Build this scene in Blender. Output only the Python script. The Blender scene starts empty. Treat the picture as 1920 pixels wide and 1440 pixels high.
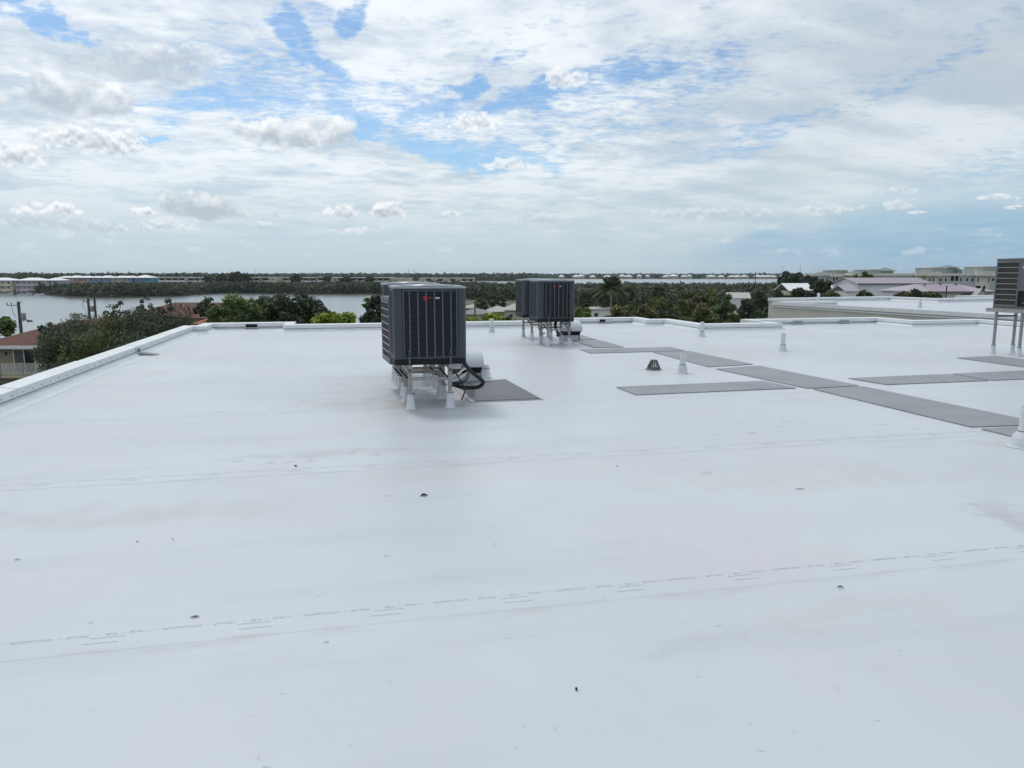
import bpy, math, random
import numpy as np
from mathutils import Vector, Matrix
R = math.radians
S = bpy.context.scene
COL = S.collection
PI = math.pi

# ------------------------------------------------------------------ colours of sky and roof
SKYTINT = (.86, 1.02, 1.12)
VEIL_WHITE = (8.5, 8.9, 9.1)
VEIL_GREY = (5.5, 6.2, 6.8)
VEIL_LOW = (5.8, 6.7, 7.25)
CUM_WHITE = (8.8, 9.1, 9.3)
CUM_GREY = (4.5, 5.2, 5.9)
MIST = (5.1, 6.25, 6.9)
ROOF_A = (.545, .582, .62)
ROOF_B = (.50, .538, .58)
ROOF_D = (.44, .475, .505)
ROOF_P = (.555, .52, .56)
ROOF_Y = (.52, .52, .485)
STAINS = [  # x, y, half width, half depth, strength, tint
    (1.0, 9.6, 1.0, .8, .5, (0.39, 0.38, 0.36)), (.3, 9.9, 1.1, .5, .45, (0.41, 0.39, 0.37)), (1.0, 11.2, 1.2, .8, .45, (0.40, 0.38, 0.35)), (5.0, 17.4, 1.3, .9, .4, (0.43, 0.41, 0.39)),
    (3.4, 17.4, 1.1, .35, .35, (0.50, 0.41, 0.38)), (7.9, 14.6, 1.2, .4, .45, (0.50, 0.45, 0.35)), (7.0, 13.4, 1.6, .3, .3, (0.50, 0.43, 0.41)), (1.6, 6.1, 1.6, .35, .3, (0.51, 0.45, 0.45)),
    (-.3, 7.1, .8, .16, .5, (0.39, 0.39, 0.37)), (3.9, 5.4, 1.6, .4, .3, (0.48, 0.46, 0.40)), (2.5, 3.1, .5, .12, .24, (0.50, 0.44, 0.35)), (2.0, 2.95, .18, .10, .2, (0.50, 0.38, 0.35)), (1.55, 2.9, .25, .12, .25, (0.40, 0.40, 0.39)),
    (4.45, 4.15, .13, .32, .55, (0.36, 0.37, 0.38)), (4.75, 4.2, .15, .35, .45, (0.37, 0.39, 0.40)), (-2.2, 5.5, 1.6, .25, .4, (0.41, 0.42, 0.40)), (6.4, 6.0, .3, .2, .4, (0.41, 0.40, 0.35)), (.5, 3.9, .12, .06, .5, (0.40, 0.41, 0.41)), (6.0, 12.1, .9, .3, .25, (0.51, 0.41, 0.40))]
MARKS = [  # shoe prints and smudges: x, y, half sizes
    (-1.00, 6.97, .07, .05), (-0.70, 6.84, .07, .06), (-0.54, 6.84, .05, .05), (-0.35, 6.82, .06, .05), (0.02, 7.05, .06, .06), (0.26, 6.95, .06, .05), (0.20, 4.35, .03, .025),
    (4.23, 7.03, .08, .07), (4.32, 7.50, .05, .04), (3.80, 7.04, .06, .03), (4.93, 7.52, .08, .04), (4.72, 7.26, .05, .05), (2.99, 6.13, .08, .02), (2.99, 5.66, .06, .09),
    (-1.98, 7.77, .12, .02), (-1.02, 9.19, .12, .04), (-1.56, 9.56, .08, .05), (-0.78, 9.31, .08, .05), (5.91, 7.11, .10, .05), (6.11, 6.83, .07, .04)]

# ------------------------------------------------------------------ camera, sun, exposure
HEAD = R(12.69)                      # heading of the view, clockwise from the roof's long axis (+Y)
cam_d = bpy.data.cameras.new('camera')
cam = bpy.data.objects.new('camera', cam_d)
COL.objects.link(cam)
cam.location = (0, 0, 1.7)
cam.rotation_euler = (R(90 - 8.53), 0, -HEAD)
cam_d.sensor_width = 36
cam_d.lens = 26.0
cam_d.clip_start = 0.05
cam_d.clip_end = 30000
S.camera = cam
S.view_settings.view_transform = 'Standard'
S.view_settings.look = 'None'
S.view_settings.exposure = 0.0
S.view_settings.gamma = 1.0
S.view_settings.use_curve_mapping = False

SUN_EL, SUN_AZ = R(62), HEAD + R(-38)          # azimuth clockwise from +Y
sun_d = bpy.data.lights.new('sun', 'SUN')
sun_d.energy = 1.25
sun_d.angle = R(11)
sun_d.color = (1.0, 0.95, 0.88)
sun = bpy.data.objects.new('sun', sun_d)
COL.objects.link(sun)
sdir = Vector((math.sin(SUN_AZ) * math.cos(SUN_EL), math.cos(SUN_AZ) * math.cos(SUN_EL), math.sin(SUN_EL)))
sun.rotation_euler = sdir.to_track_quat('Z', 'Y').to_euler()
sun.location = sdir * 50

# ------------------------------------------------------------------ node helper
class G:
    def __init__(s, tree):
        s.t = tree
    def n(s, typ, ins=None, **kw):
        nd = s.t.nodes.new(typ)
        for k, v in kw.items():
            setattr(nd, k, v)
        for k, v in (ins or {}).items():
            if isinstance(v, bpy.types.NodeSocket):
                s.t.links.new(v, nd.inputs[k])
            else:
                nd.inputs[k].default_value = v
        return nd
    def m(s, op, a, b=0.0, c=None, clamp=False):
        ins = {0: a, 1: b}
        if c is not None:
            ins[2] = c
        nd = s.n('ShaderNodeMath', ins, operation=op)
        nd.use_clamp = clamp
        return nd.outputs[0]
    def v(s, op, a, b=(0, 0, 0)):
        nd = s.n('ShaderNodeVectorMath', {0: a, 1: b}, operation=op)
        return nd.outputs['Value'] if op in ('LENGTH', 'DOT_PRODUCT', 'DISTANCE') else nd.outputs[0]
    def scale(s, a, k):
        nd = s.n('ShaderNodeVectorMath', {0: a}, operation='SCALE')
        if isinstance(k, bpy.types.NodeSocket):
            s.t.links.new(k, nd.inputs['Scale'])
        else:
            nd.inputs['Scale'].default_value = k
        return nd.outputs[0]
    def noise(s, vec, scale, detail=4.0, rough=0.55, dist=0.0, out='Fac'):
        return s.n('ShaderNodeTexNoise', {'Vector': vec, 'Scale': scale, 'Detail': detail, 'Roughness': rough,
                                          'Distortion': dist}).outputs[out]
    def ss(s, x, a, b, to0=0.0, to1=1.0):
        return s.n('ShaderNodeMapRange', {'Value': x, 'From Min': a, 'From Max': b, 'To Min': to0, 'To Max': to1},
                   interpolation_type='SMOOTHSTEP').outputs[0]
    def lin(s, x, a, b, to0=0.0, to1=1.0):
        return s.n('ShaderNodeMapRange', {'Value': x, 'From Min': a, 'From Max': b, 'To Min': to0, 'To Max': to1}).outputs[0]
    def mix(s, f, a, b, mode='MIX'):
        nd = s.n('ShaderNodeMix', data_type='RGBA', blend_type=mode)
        for k, v in ((0, f), (6, a), (7, b)):
            if isinstance(v, bpy.types.NodeSocket):
                s.t.links.new(v, nd.inputs[k])
            else:
                nd.inputs[k].default_value = v if k == 0 else (tuple(v) + (1,))[:4]
        return nd.outputs[2]
    def comb(s, x, y, z=0.0):
        return s.n('ShaderNodeCombineXYZ', {0: x, 1: y, 2: z}).outputs[0]

# ------------------------------------------------------------------ sky
W = bpy.data.worlds.new('World')
S.world = W
W.use_nodes = True
W.node_tree.nodes.clear()
g = G(W.node_tree)
d = g.n('ShaderNodeTexCoord').outputs['Generated']
sep = g.n('ShaderNodeSeparateXYZ', {0: d})
rx = g.v('DOT_PRODUCT', d, (math.cos(HEAD), -math.sin(HEAD), 0))
fy = g.v('DOT_PRODUCT', d, (math.sin(HEAD), math.cos(HEAD), 0))
dz = sep.outputs[2]
az = g.m('MULTIPLY', g.m('ARCTAN2', rx, fy), 180 / PI)
el = g.m('MULTIPLY', g.m('ARCSINE', dz), 180 / PI)
ae = g.comb(az, el)
st = g.n('ShaderNodeTexSky', sky_type='NISHITA')
st.sun_disc = False
st.sun_elevation = SUN_EL
st.sun_rotation = SUN_AZ
st.altitude = 0
st.air_density = 1.0
st.dust_density = 0.25
st.ozone_density = 1.4
base = g.mix(1.0, st.outputs[0], SKYTINT, 'MULTIPLY')
base = g.mix(g.ss(el, 9.0, 1.0, 0.0, 0.85), base, (2.35, 4.35, 6.5))
den = g.m('ADD', g.m('MAXIMUM', dz, 0.0), 0.07)
pv = g.comb(g.m('DIVIDE', rx, den), g.m('DIVIDE', fy, den))           # flat cloud layer seen in perspective
n_big = g.noise(pv, 0.55, 3, 0.55, 0.4)
n_mid = g.noise(pv, 1.7, 6, 0.6, 0.6)
n_fine = g.noise(g.v('ADD', pv, (7.3, 2.1, 0)), 6.5, 6, 0.62, 0.3)
wv = g.noise(d, 9.0, 2, 0.55, 0.0, 'Color')
warp = g.scale(g.v('SUBTRACT', wv, (0.5, 0.5, 0.5)), 5.5)
aew = g.v('ADD', ae, g.v('MULTIPLY', warp, (1.6, 0.7, 0)))
wf = g.noise(d, 38.0, 3, 0.6, 0.0, 'Color')
warpf = g.scale(g.v('SUBTRACT', wf, (0.5, 0.5, 0.5)), 2.4)
aef = g.v('ADD', aew, g.v('MULTIPLY', warpf, (1.3, 0.8, 0)))
# openings of blue between the clouds: (azimuth, elevation, half width, half height, tilt) in degrees, and how clear
GAPS = [
    (-12.45, 11.93, 12.54, 2.85, -6, 0.5, 1),
    (4.75, 10.71, 9.88, 2.28, 8, 0.35, 1),
    (-31.39, 15.66, 2.85, 0.84, -20, 0.9, 0),
    (-16.13, 16.22, 2.36, 1.52, -20, 1.0, 0),
    (-13.72, 17.44, 1.90, 1.14, 10, 0.55, 1),
    (-11.20, 17.86, 1.90, 0.99, 25, 0.9, 0),
    (-13.86, 14.18, 3.04, 0.76, -8, 0.95, 0),
    (-15.29, 15.03, 1.90, 0.95, -60, 0.7, 0),
    (-20.43, 11.42, 6.08, 0.91, 8, 0.85, 1),
    (-25.14, 8.50, 2.28, 0.38, -5, 0.8, 0),
    (-23.58, 9.87, 2.28, 1.14, 0, 0.5, 1),
    (-17.56, 12.51, 3.80, 0.95, 10, 0.55, 1),
    (-10.59, 10.82, 4.18, 1.44, -22, 1.0, 0),
    (-9.46, 9.61, 3.04, 0.61, 0, 0.9, 0),
    (-2.39, 8.88, 6.08, 1.22, -10, 1.0, 0),
    (1.58, 12.92, 6.46, 1.06, 12, 0.85, 0),
    (-3.54, 13.50, 2.28, 0.68, 20, 0.9, 0),
    (6.66, 13.72, 5.70, 0.95, 10, 0.7, 1),
    (12.74, 14.34, 6.46, 1.90, 8, 0.45, 1),
    (18.06, 9.77, 6.46, 0.99, 14, 0.5, 1),
    (15.85, 10.45, 2.28, 0.46, 10, 0.4, 1),
    (27.51, 12.93, 4.94, 0.84, 18, 0.35, 1),
    (30.81, 1.45, 21.29, 4.56, 4, 1.1, 2),
    (32.82, 5.39, 9.12, 2.28, 15, 0.45, 1),
    (21.66, 1.87, 9.88, 1.71, 3, 0.75, 1),
    (-27.35, 11.04, 1.14, 2.28, 30, 0.3, 1),
    (0.00, 15.21, 1.90, 0.76, 20, 0.55, 0),
    (-5.53, 11.43, 2.28, 0.76, 20, 0.8, 0),
]
gap = None
for (ga, ge, gw, gh, tilt, k, soft) in GAPS:
    c, s_ = math.cos(R(tilt)), math.sin(R(tilt))
    q = g.v('SUBTRACT', aew if soft else aef, (ga, ge, 0))
    u1 = g.v('DOT_PRODUCT', q, (c / gw, s_ / gw, 0))
    u2 = g.v('DOT_PRODUCT', q, (-s_ / gh, c / gh, 0))
    e2 = g.m('ADD', g.m('MULTIPLY', u1, u1), g.m('MULTIPLY', u2, u2))
    mk = g.m('MULTIPLY', g.ss(e2, (1.35, 1.7, 1.5)[soft], (0.0, 0.1, -0.6)[soft]), k)
    gap = mk if gap is None else g.m('MAXIMUM', gap, mk)
n_tiny = g.noise(g.v('MULTIPLY', pv, (1.0, 1.35, 1)), 19.0, 5, 0.6, 0.4)
brk = g.m('ADD', g.m('MULTIPLY', g.m('SUBTRACT', n_fine, 0.5), 1.7), g.m('MULTIPLY', g.m('SUBTRACT', n_tiny, 0.5), 1.5))
brk = g.m('MULTIPLY', brk, g.ss(el, 4.0, 8.0))
gap = g.m('MULTIPLY', g.ss(g.m('SUBTRACT', gap, brk), 0.04, 1.0), g.lin(n_mid, 0.35, 0.65, 1.0, 0.75))
veil = g.lin(n_mid, 0.3, 0.7, 0.78, 1.0)
veil = g.m('MULTIPLY', veil, g.m('SUBTRACT', 1.0, gap), clamp=True)
sunside = g.ss(g.v('DOT_PRODUCT', d, tuple(sdir)), 0.2, 1.0, 0.0, 1.0)
lowv = g.ss(el, 1.0, 9.0)
rside = g.ss(az, 2.0, 24.0)
calm = g.m('SUBTRACT', 1.0, g.m('MULTIPLY', rside, 0.85))
streak = g.noise(g.v('MULTIPLY', g.n('ShaderNodeVectorRotate', {'Vector': pv, 'Angle': R(-32)}, rotation_type='Z_AXIS').outputs[0], (0.28, 1.5, 1)), 1.1, 4, 0.5, 0.5)
shade = g.m('ADD', g.m('MULTIPLY', n_big, 0.75), 0.275)
shade = g.m('ADD', shade, g.m('MULTIPLY', calm, g.m('ADD', g.m('MULTIPLY', g.m('SUBTRACT', n_mid, 0.5), 0.75), g.m('MULTIPLY', g.m('SUBTRACT', n_fine, 0.5), 0.45))))
shade = g.m('ADD', shade, g.m('MULTIPLY', rside, g.m('MULTIPLY', g.m('SUBTRACT', streak, 0.5), 0.7)))
lit = g.ss(shade, 0.46, 0.78)
rside = g.ss(az, 8.0, 32.0)
lit = g.m('SUBTRACT', lit, g.m('MULTIPLY', rside, 0.20), clamp=True)
ccol = g.mix(lit, VEIL_GREY, VEIL_WHITE)
ccol = g.mix(g.m('SUBTRACT', 1.0, lowv), ccol, VEIL_LOW)
col = g.mix(veil, base, ccol)
# cumulus: (azimuth, elevation, half width, half height, opacity, tone)
CUM = [
    (-29.48, 10.82, 4.37, 2.20, 0.8, -0.22),
    (-15.70, 9.75, 3.99, 1.90, 1.0, -0.16),
    (-28.78, 8.30, 3.80, 1.14, 0.9, 0.05),
    (-32.97, 6.99, 2.09, 1.06, 0.8, 0.1),
    (-31.65, 3.90, 2.20, 0.61, 0.9, 0.15),
    (-26.09, 4.08, 1.37, 0.38, 0.9, 0.2),
    (-22.04, 4.43, 2.66, 1.60, 0.85, -0.42),
    (-12.71, 4.35, 1.60, 0.68, 0.85, 0.1),
    (-9.44, 4.52, 1.75, 1.03, 1.0, -0.06),
    (-4.43, 4.37, 1.22, 0.34, 0.7, 0.1),
    (-30.69, 2.99, 5.70, 0.76, 0.45, -0.3),
    (-24.33, 3.17, 2.28, 0.68, 0.5, 0.1),
    (-11.98, 3.13, 1.52, 0.46, 0.6, 0.2),
    (23.07, 4.40, 2.51, 0.53, 0.55, 0.05),
    (27.18, 4.53, 1.29, 0.53, 0.5, 0.05),
    (27.12, 5.47, 1.06, 0.34, 0.5, 0.1),
    (32.76, 4.71, 1.22, 0.34, 0.7, 0.15),
    (33.66, 4.08, 0.76, 0.19, 0.7, 0.15),
    (28.35, 4.03, 0.76, 0.17, 0.7, 0.2),
    (13.47, 4.34, 3.42, 0.65, 0.35, 0.0),
    (17.96, 4.17, 1.90, 0.49, 0.4, 0.05),
    (-0.60, 8.01, 1.90, 0.68, 0.75, 0.2),
    (3.73, 13.61, 1.71, 0.99, 0.8, 0.25),
    (5.10, 13.76, 1.14, 0.68, 0.7, 0.25),
    (-2.58, 10.99, 2.09, 0.99, 0.8, 0.2),
    (2.02, 4.07, 2.28, 0.53, 0.3, -0.2),
    (-18.72, 3.48, 1.14, 0.46, 0.35, 0.1),
    (-26.26, 13.13, 6.08, 1.60, 0.6, -0.42),
    (-23.31, 14.02, 4.18, 1.14, 0.4, -0.35),
    (-17.23, 4.26, 0.95, 0.53, 0.35, -0.1),
]
nz1 = g.noise(d, 26.0, 4.5, 0.58, 0.2)
ns1 = g.noise(d, 62.0, 4, 0.58, 0.2)
ns2 = g.noise(g.v('ADD', d, (0.0, 0.0, 0.005)), 62.0, 4, 0.58, 0.2)
relief_s = g.m('MULTIPLY', g.m('SUBTRACT', ns1, ns2), 3.6)
nz2 = g.noise(g.v('ADD', d, (0.0, 0.0, 0.012)), 26.0, 4.5, 0.58, 0.2)
relief = g.m('MULTIPLY', g.m('SUBTRACT', nz1, nz2), 3.2)
for (ca, ce, cw, ch, op, tone) in CUM:
    q = g.v('SUBTRACT', g.v('ADD', ae, g.v('MULTIPLY', warp, (0.35, 0.2, 0))), (ca, ce, 0))
    sq = g.n('ShaderNodeSeparateXYZ', {0: q})
    ux = g.m('DIVIDE', sq.outputs[0], cw)
    uy = g.m('DIVIDE', sq.outputs[1], ch)
    uyb = g.m('MINIMUM', g.m('MULTIPLY', uy, 1.7), uy)                # flatter bases
    e2 = g.m('SQRT', g.m('ADD', g.m('MULTIPLY', ux, ux), g.m('MULTIPLY', uyb, uyb)))
    small = ch < 1.3
    body = g.m('ADD', g.m('SUBTRACT', 1.0, e2), g.m('MULTIPLY', g.m('SUBTRACT', ns1 if small else nz1, 0.5), 2.0))
    mk = g.m('MULTIPLY', g.ss(body, 0.06, 0.40), op)
    lt = g.m('ADD', g.m('MULTIPLY', uy, 0.42), g.m('ADD', relief_s if small else relief, 0.5 + tone))
    lt = g.m('SUBTRACT', lt, g.m('MULTIPLY', g.ss(body, 0.35, 1.1), 0.22), clamp=True)
    col = g.mix(mk, col, g.mix(lt, CUM_GREY, CUM_WHITE))
# small cumulus low over the horizon, all round
hb = g.m('MULTIPLY', g.ss(el, 0.5, 1.6), g.ss(el, 4.6, 2.4))
hv = g.comb(g.m('MULTIPLY', az, 0.5), g.m('MULTIPLY', el, 1.1))
hn = g.noise(hv, 0.9, 5, 0.6, 0.0)
hm = g.m('MULTIPLY', g.m('MULTIPLY', g.ss(hn, 0.56, 0.70), hb), 0.32)
col = g.mix(hm, col, CUM_WHITE)
mist = g.m('MAXIMUM', g.m('MULTIPLY', g.ss(el, 3.4, 0.0, 0.0, 0.62), g.m('SUBTRACT', 1.0, g.m('MULTIPLY', g.ss(az, 8.0, 30.0), 0.8))), g.ss(el, 0.1, -0.3))
col = g.mix(mist, col, MIST)
glow = g.m('ADD', 1.0, g.m('MULTIPLY', sunside, 0.22))
col = g.scale(col, glow)
bg = g.n('ShaderNodeBackground', {'Color': col, 'Strength': 0.1})
wo = g.n('ShaderNodeOutputWorld', {0: bg.outputs[0]})
W.cycles.sampling_method = 'MANUAL'
W.cycles.sample_map_resolution = 256
S.cycles.max_bounces = 6
S.cycles.diffuse_bounces = 2
S.cycles.glossy_bounces = 2
S.cycles.transparent_max_bounces = 8
S.cycles.transmission_bounces = 4

# ------------------------------------------------------------------ mesh builder
class MB:
    def __init__(s):
        s.v, s.f = [], []
    def add(s, vs, fs):
        o = len(s.v)
        s.v += [tuple(p) for p in vs]
        s.f += [tuple(i + o for i in f) for f in fs]
        return s
    def box(s, x0, x1, y0, y1, z0, z1):
        return s.add([(x0, y0, z0), (x1, y0, z0), (x1, y1, z0), (x0, y1, z0), (x0, y0, z1), (x1, y0, z1), (x1, y1, z1), (x0, y1, z1)],
                     [(3, 2, 1, 0), (4, 5, 6, 7), (0, 1, 5, 4), (1, 2, 6, 5), (2, 3, 7, 6), (3, 0, 4, 7)])
    def prism(s, poly, z0, z1):
        n = len(poly)
        vs = [(x, y, z0) for x, y in poly] + [(x, y, z1) for x, y in poly]
        return s.add(vs, [tuple(range(n - 1, -1, -1)), tuple(range(n, 2 * n))] + [(i, (i + 1) % n, n + (i + 1) % n, n + i) for i in range(n)])
    def hexa(s, lo, hi):                                  # lo, hi: 4 points each, same order
        return s.add(list(lo) + list(hi), [(3, 2, 1, 0), (4, 5, 6, 7), (0, 1, 5, 4), (1, 2, 6, 5), (2, 3, 7, 6), (3, 0, 4, 7)])
    def lathe(s, prof, n=16, c=(0, 0, 0), cap=True):
        vs, fs = [], []
        for r, z in prof:
            for i in range(n):
                a = 2 * PI * i / n
                vs.append((c[0] + r * math.cos(a), c[1] + r * math.sin(a), c[2] + z))
        for k in range(len(prof) - 1):
            for i in range(n):
                j = (i + 1) % n
                fs.append((k * n + i, k * n + j, (k + 1) * n + j, (k + 1) * n + i))
        if cap:
            fs.append(tuple(range(n - 1, -1, -1)))
            fs.append(tuple(range((len(prof) - 1) * n, len(prof) * n)))
        return s.add(vs, fs)
    def tube(s, pts, rad, n=8):
        pts = [Vector(p) for p in pts]
        if not hasattr(rad, '__len__'):
            rad = [rad] * len(pts)
        vs, fs = [], []
        up = Vector((0.13, 0.21, 1)).normalized()
        for i, p in enumerate(pts):
            t = (pts[min(i + 1, len(pts) - 1)] - pts[max(i - 1, 0)]).normalized()
            x = t.cross(up)
            if x.length < 0.05:
                x = t.cross(Vector((1, 0, 0)))
            x.normalize()
            y = t.cross(x)
            for k in range(n):
                a = 2 * PI * k / n
                vs.append(p + (x * math.cos(a) + y * math.sin(a)) * rad[i])
        for i in range(len(pts) - 1):
            for k in range(n):
                j = (k + 1) % n
                fs.append((i * n + k, (i + 1) * n + k, (i + 1) * n + j, i * n + j))
        fs.append(tuple(range(n)))
        fs.append(tuple(range(len(pts) * n - 1, (len(pts) - 1) * n - 1, -1)))
        return s.add(vs, fs)
    def bar(s, a, b, w, h=None):
        a, b = Vector(a), Vector(b)
        h = h or w
        t = (b - a).normalized()
        x = t.cross(Vector((0, 0, 1)))
        if x.length < 0.05:
            x = Vector((1, 0, 0))
        x.normalize()
        y = t.cross(x)
        c = [x * (w / 2) + y * (h / 2), x * (-w / 2) + y * (h / 2), x * (-w / 2) - y * (h / 2), x * (w / 2) - y * (h / 2)]
        return s.hexa([a + q for q in c][::-1], [b + q for q in c][::-1])
    def hip(s, x0, x1, y0, y1, z0, z1, ov=0.0, th=0.18, inset=None):
        x0, x1, y0, y1 = x0 - ov, x1 + ov, y0 - ov, y1 + ov
        wx, wy = x1 - x0, y1 - y0
        k = min(wx, wy) / 2 if inset is None else inset
        if wx >= wy:
            a, b = (x0 + k, (y0 + y1) / 2, z1), (x1 - k, (y0 + y1) / 2, z1)
        else:
            a, b = ((x0 + x1) / 2, y0 + k, z1), ((x0 + x1) / 2, y1 - k, z1)
        vs = [(x0, y0, z0), (x1, y0, z0), (x1, y1, z0), (x0, y1, z0), (x0, y0, z0 + th), (x1, y0, z0 + th), (x1, y1, z0 + th), (x0, y1, z0 + th), a, b]
        if wx >= wy:
            fs = [(4, 5, 9, 8), (5, 6, 9), (6, 7, 8, 9), (7, 4, 8)]
        else:
            fs = [(4, 5, 8), (5, 6, 9, 8), (6, 7, 9), (7, 4, 8, 9)]
        return s.add(vs, fs + [(3, 2, 1, 0), (0, 1, 5, 4), (1, 2, 6, 5), (2, 3, 7, 6), (3, 0, 4, 7)])
    def build(s, name, mt, parent=None, smooth=False, loc=None, rz=0.0):
        me = bpy.data.meshes.new(name)
        me.from_pydata(s.v, [], s.f)
        me.validate()
        if smooth:
            me.polygons.foreach_set('use_smooth', [True] * len(me.polygons))
            me.set_sharp_from_angle(angle=R(38))
        me.update()
        return link(name, me, mt, parent, loc, rz)

def link(name, me, mt, parent=None, loc=None, rz=0.0):
    if mt is not None and not me.materials:
        me.materials.append(mt)
    o = bpy.data.objects.new(name, me)
    COL.objects.link(o)
    if parent is not None:
        o.parent = parent
    if loc is not None:
        o.location = loc
    o.rotation_euler.z = rz
    return o

def tag(o, label=None, cat=None, group=None, kind=None):
    for k, v in (('label', label), ('category', cat), ('group', group), ('kind', kind)):
        if v:
            o[k] = v
    return o

def thing(name, label, cat, loc=(0, 0, 0), rz=0.0, group=None):
    o = bpy.data.objects.new(name, None)
    o.empty_display_size = 0.2
    COL.objects.link(o)
    o.location = loc
    o.rotation_euler.z = rz
    return tag(o, label, cat, group)

def copy_tree(o, parent=None):
    c = o.copy()
    COL.objects.link(c)
    if parent is not None:
        c.parent = parent
    for ch in [k for k in o.children]:
        copy_tree(ch, c)
    return c

def V(r, f, z=0.0):                  # metres to the right and ahead of the photographer -> world
    return Vector((r * math.cos(HEAD) + f * math.sin(HEAD), -r * math.sin(HEAD) + f * math.cos(HEAD), z))

# ------------------------------------------------------------------ materials
def mat(name, col, rough=0.6, metal=0.0, col2=None, scale=4.0, detail=4.0, bump=0.0, bscale=30.0, spec=0.5, stretch=(1, 1, 1), world=False, coat=0.0):
    m = bpy.data.materials.new(name)
    m.use_nodes = True
    t = m.node_tree
    q = G(t)
    b = t.nodes['Principled BSDF']
    if world:
        co = q.n('ShaderNodeNewGeometry').outputs['Position']
    else:
        co = q.n('ShaderNodeTexCoord').outputs['Object']
    co = q.v('MULTIPLY', co, stretch)
    nz = q.noise(co, scale, detail, 0.6)
    c2 = col2 if col2 else tuple(c * 0.82 for c in col)
    cc = q.mix(q.ss(nz, 0.32, 0.68), c2, col)
    t.links.new(cc, b.inputs['Base Color'])
    b.inputs['Roughness'].default_value = rough
    b.inputs['Metallic'].default_value = metal
    b.inputs['Specular IOR Level'].default_value = spec
    b.inputs['Coat Weight'].default_value = coat
    if bump:
        bp = q.n('ShaderNodeBump', {'Strength': bump, 'Distance': 0.02, 'Height': q.noise(co, bscale, 3)})
        t.links.new(bp.outputs[0], b.inputs['Normal'])
    return m

def foliage(name, a, b, c=None, scale=0.35, rough=0.55, trans=0.22, world=True):
    m = bpy.data.materials.new(name)
    m.use_nodes = True
    t = m.node_tree
    q = G(t)
    p = t.nodes['Principled BSDF']
    geo = q.n('ShaderNodeNewGeometry')
    co = geo.outputs['Position'] if world else q.n('ShaderNodeTexCoord').outputs['Object']
    k = q.ss(q.noise(co, scale, 3, 0.6), 0.36, 0.64)
    cc = q.mix(k, a, b)
    if c:
        cc = q.mix(q.ss(q.noise(q.v('ADD', co, (31, 7, 3)), scale * 0.6, 3, 0.6), 0.52, 0.66), cc, c)
    rnd = geo.outputs['Random Per Island']
    cc = q.mix(1.0, cc, q.n('ShaderNodeCombineColor', {0: q.lin(rnd, 0, 1, .6, 1.4), 1: q.lin(rnd, 0, 1, .6, 1.4), 2: q.lin(rnd, 0, 1, .65, 1.3)}).outputs[0], 'MULTIPLY')
    t.links.new(cc, p.inputs['Base Color'])
    p.inputs['Roughness'].default_value = rough
    p.inputs['Specular IOR Level'].default_value = 0.35
    tr = q.n('ShaderNodeBsdfTranslucent', {'Color': cc})
    mx = q.n('ShaderNodeMixShader', {0: trans, 1: p.outputs[0], 2: tr.outputs[0]})
    t.links.new(mx.outputs[0], t.nodes['Material Output'].inputs[0])
    return m

M = {}
M['metal_white'] = mat('white_painted_metal', (.70, .73, .75), .38, 0, (.64, .67, .69), 3)
M['parapet'] = mat('white_membrane_flashing', (.60, .64, .67), .5, 0, (.54, .58, .61), 2.5, bump=.15, bscale=6)
M['boot'] = mat('white_rubber_boot', (.60, .64, .68), .5, 0, (.53, .57, .61), 9, bump=.1, bscale=25)
M['pvc'] = mat('white_plastic_pipe', (.66, .68, .69), .38, 0, (.58, .60, .61), 12)
M['clamp'] = mat('dull_steel_clamp', (.30, .31, .32), .4, .8, (.2, .2, .2), 40)
M['galv'] = mat('galvanised_steel', (.36, .345, .33), .5, .3, (.27, .26, .245), 14)
M['ac_dark'] = mat('slate_green_enamel', (.037, .050, .060), .42, 0, (.032, .044, .053), 6)
M['ac_rib'] = mat('slate_grey_enamel', (.075, .092, .112), .42, 0, (.062, .08, .098), 6)
M['ac_slat'] = mat('dark_louver_enamel', (.040, .046, .062), .45, 0, (.032, .038, .050), 8)
M['coil'] = mat('dark_coil_fins', (.010, .011, .015), .6, .2, (.006, .006, .008), 60, stretch=(20, 20, 1))
M['ac_base'] = mat('black_base_pan', (.008, .010, .014), .6, 0, (.006, .007, .010), 8, spec=.25)
M['ac_top'] = mat('sky_sheen_top_enamel', (.34, .38, .41), .28, 0, (.30, .34, .37), 5, coat=.4)  # pale colour stands for sky sheen on a dark enamel top
M['strap'] = mat('dull_strap', (.10, .11, .12), .5, .3, (.07, .075, .08), 20)
M['red'] = mat('red_badge', (.55, .02, .03), .4, 0, (.45, .02, .03), 20)
M['plate'] = mat('silver_nameplate', (.55, .60, .64), .35, .3, (.45, .5, .54), 50)
M['tan_metal'] = mat('tan_guard_enamel', (.40, .37, .33), .5, 0, (.32, .30, .27), 10)
M['tan_coil'] = mat('brown_coil', (.042, .036, .031), .6, 0, (.026, .022, .018), 30, stretch=(12, 12, 1))
M['tan_coil_light'] = mat('dusty_brown_coil', (.135, .118, .10), .6, 0, (.09, .078, .066), 30, stretch=(12, 12, 1))
M['cab_grey'] = mat('grey_cabinet', (.105, .11, .13), .45, 0, (.09, .095, .11), 5)
M['black'] = mat('black_foam', (.010, .011, .013), .65, 0, (.02, .02, .022), 30)
M['shade_and_black'] = mat('shade_and_black_parts', (.006, .007, .009), .8, 0, (.004, .004, .005), 10)  # near-black painted as shade in openings; also colours wires and small fittings
M['label'] = mat('white_sticker', (.68, .70, .72), .5, 0, (.6, .62, .64), 40)
M['copper'] = mat('copper_pipe', (.45, .22, .13), .35, .9, (.3, .15, .1), 30)
M['print'] = mat('grey_printed_ink', (.27, .29, .33), .6, 0, (.39, .41, .45), 160)
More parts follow.
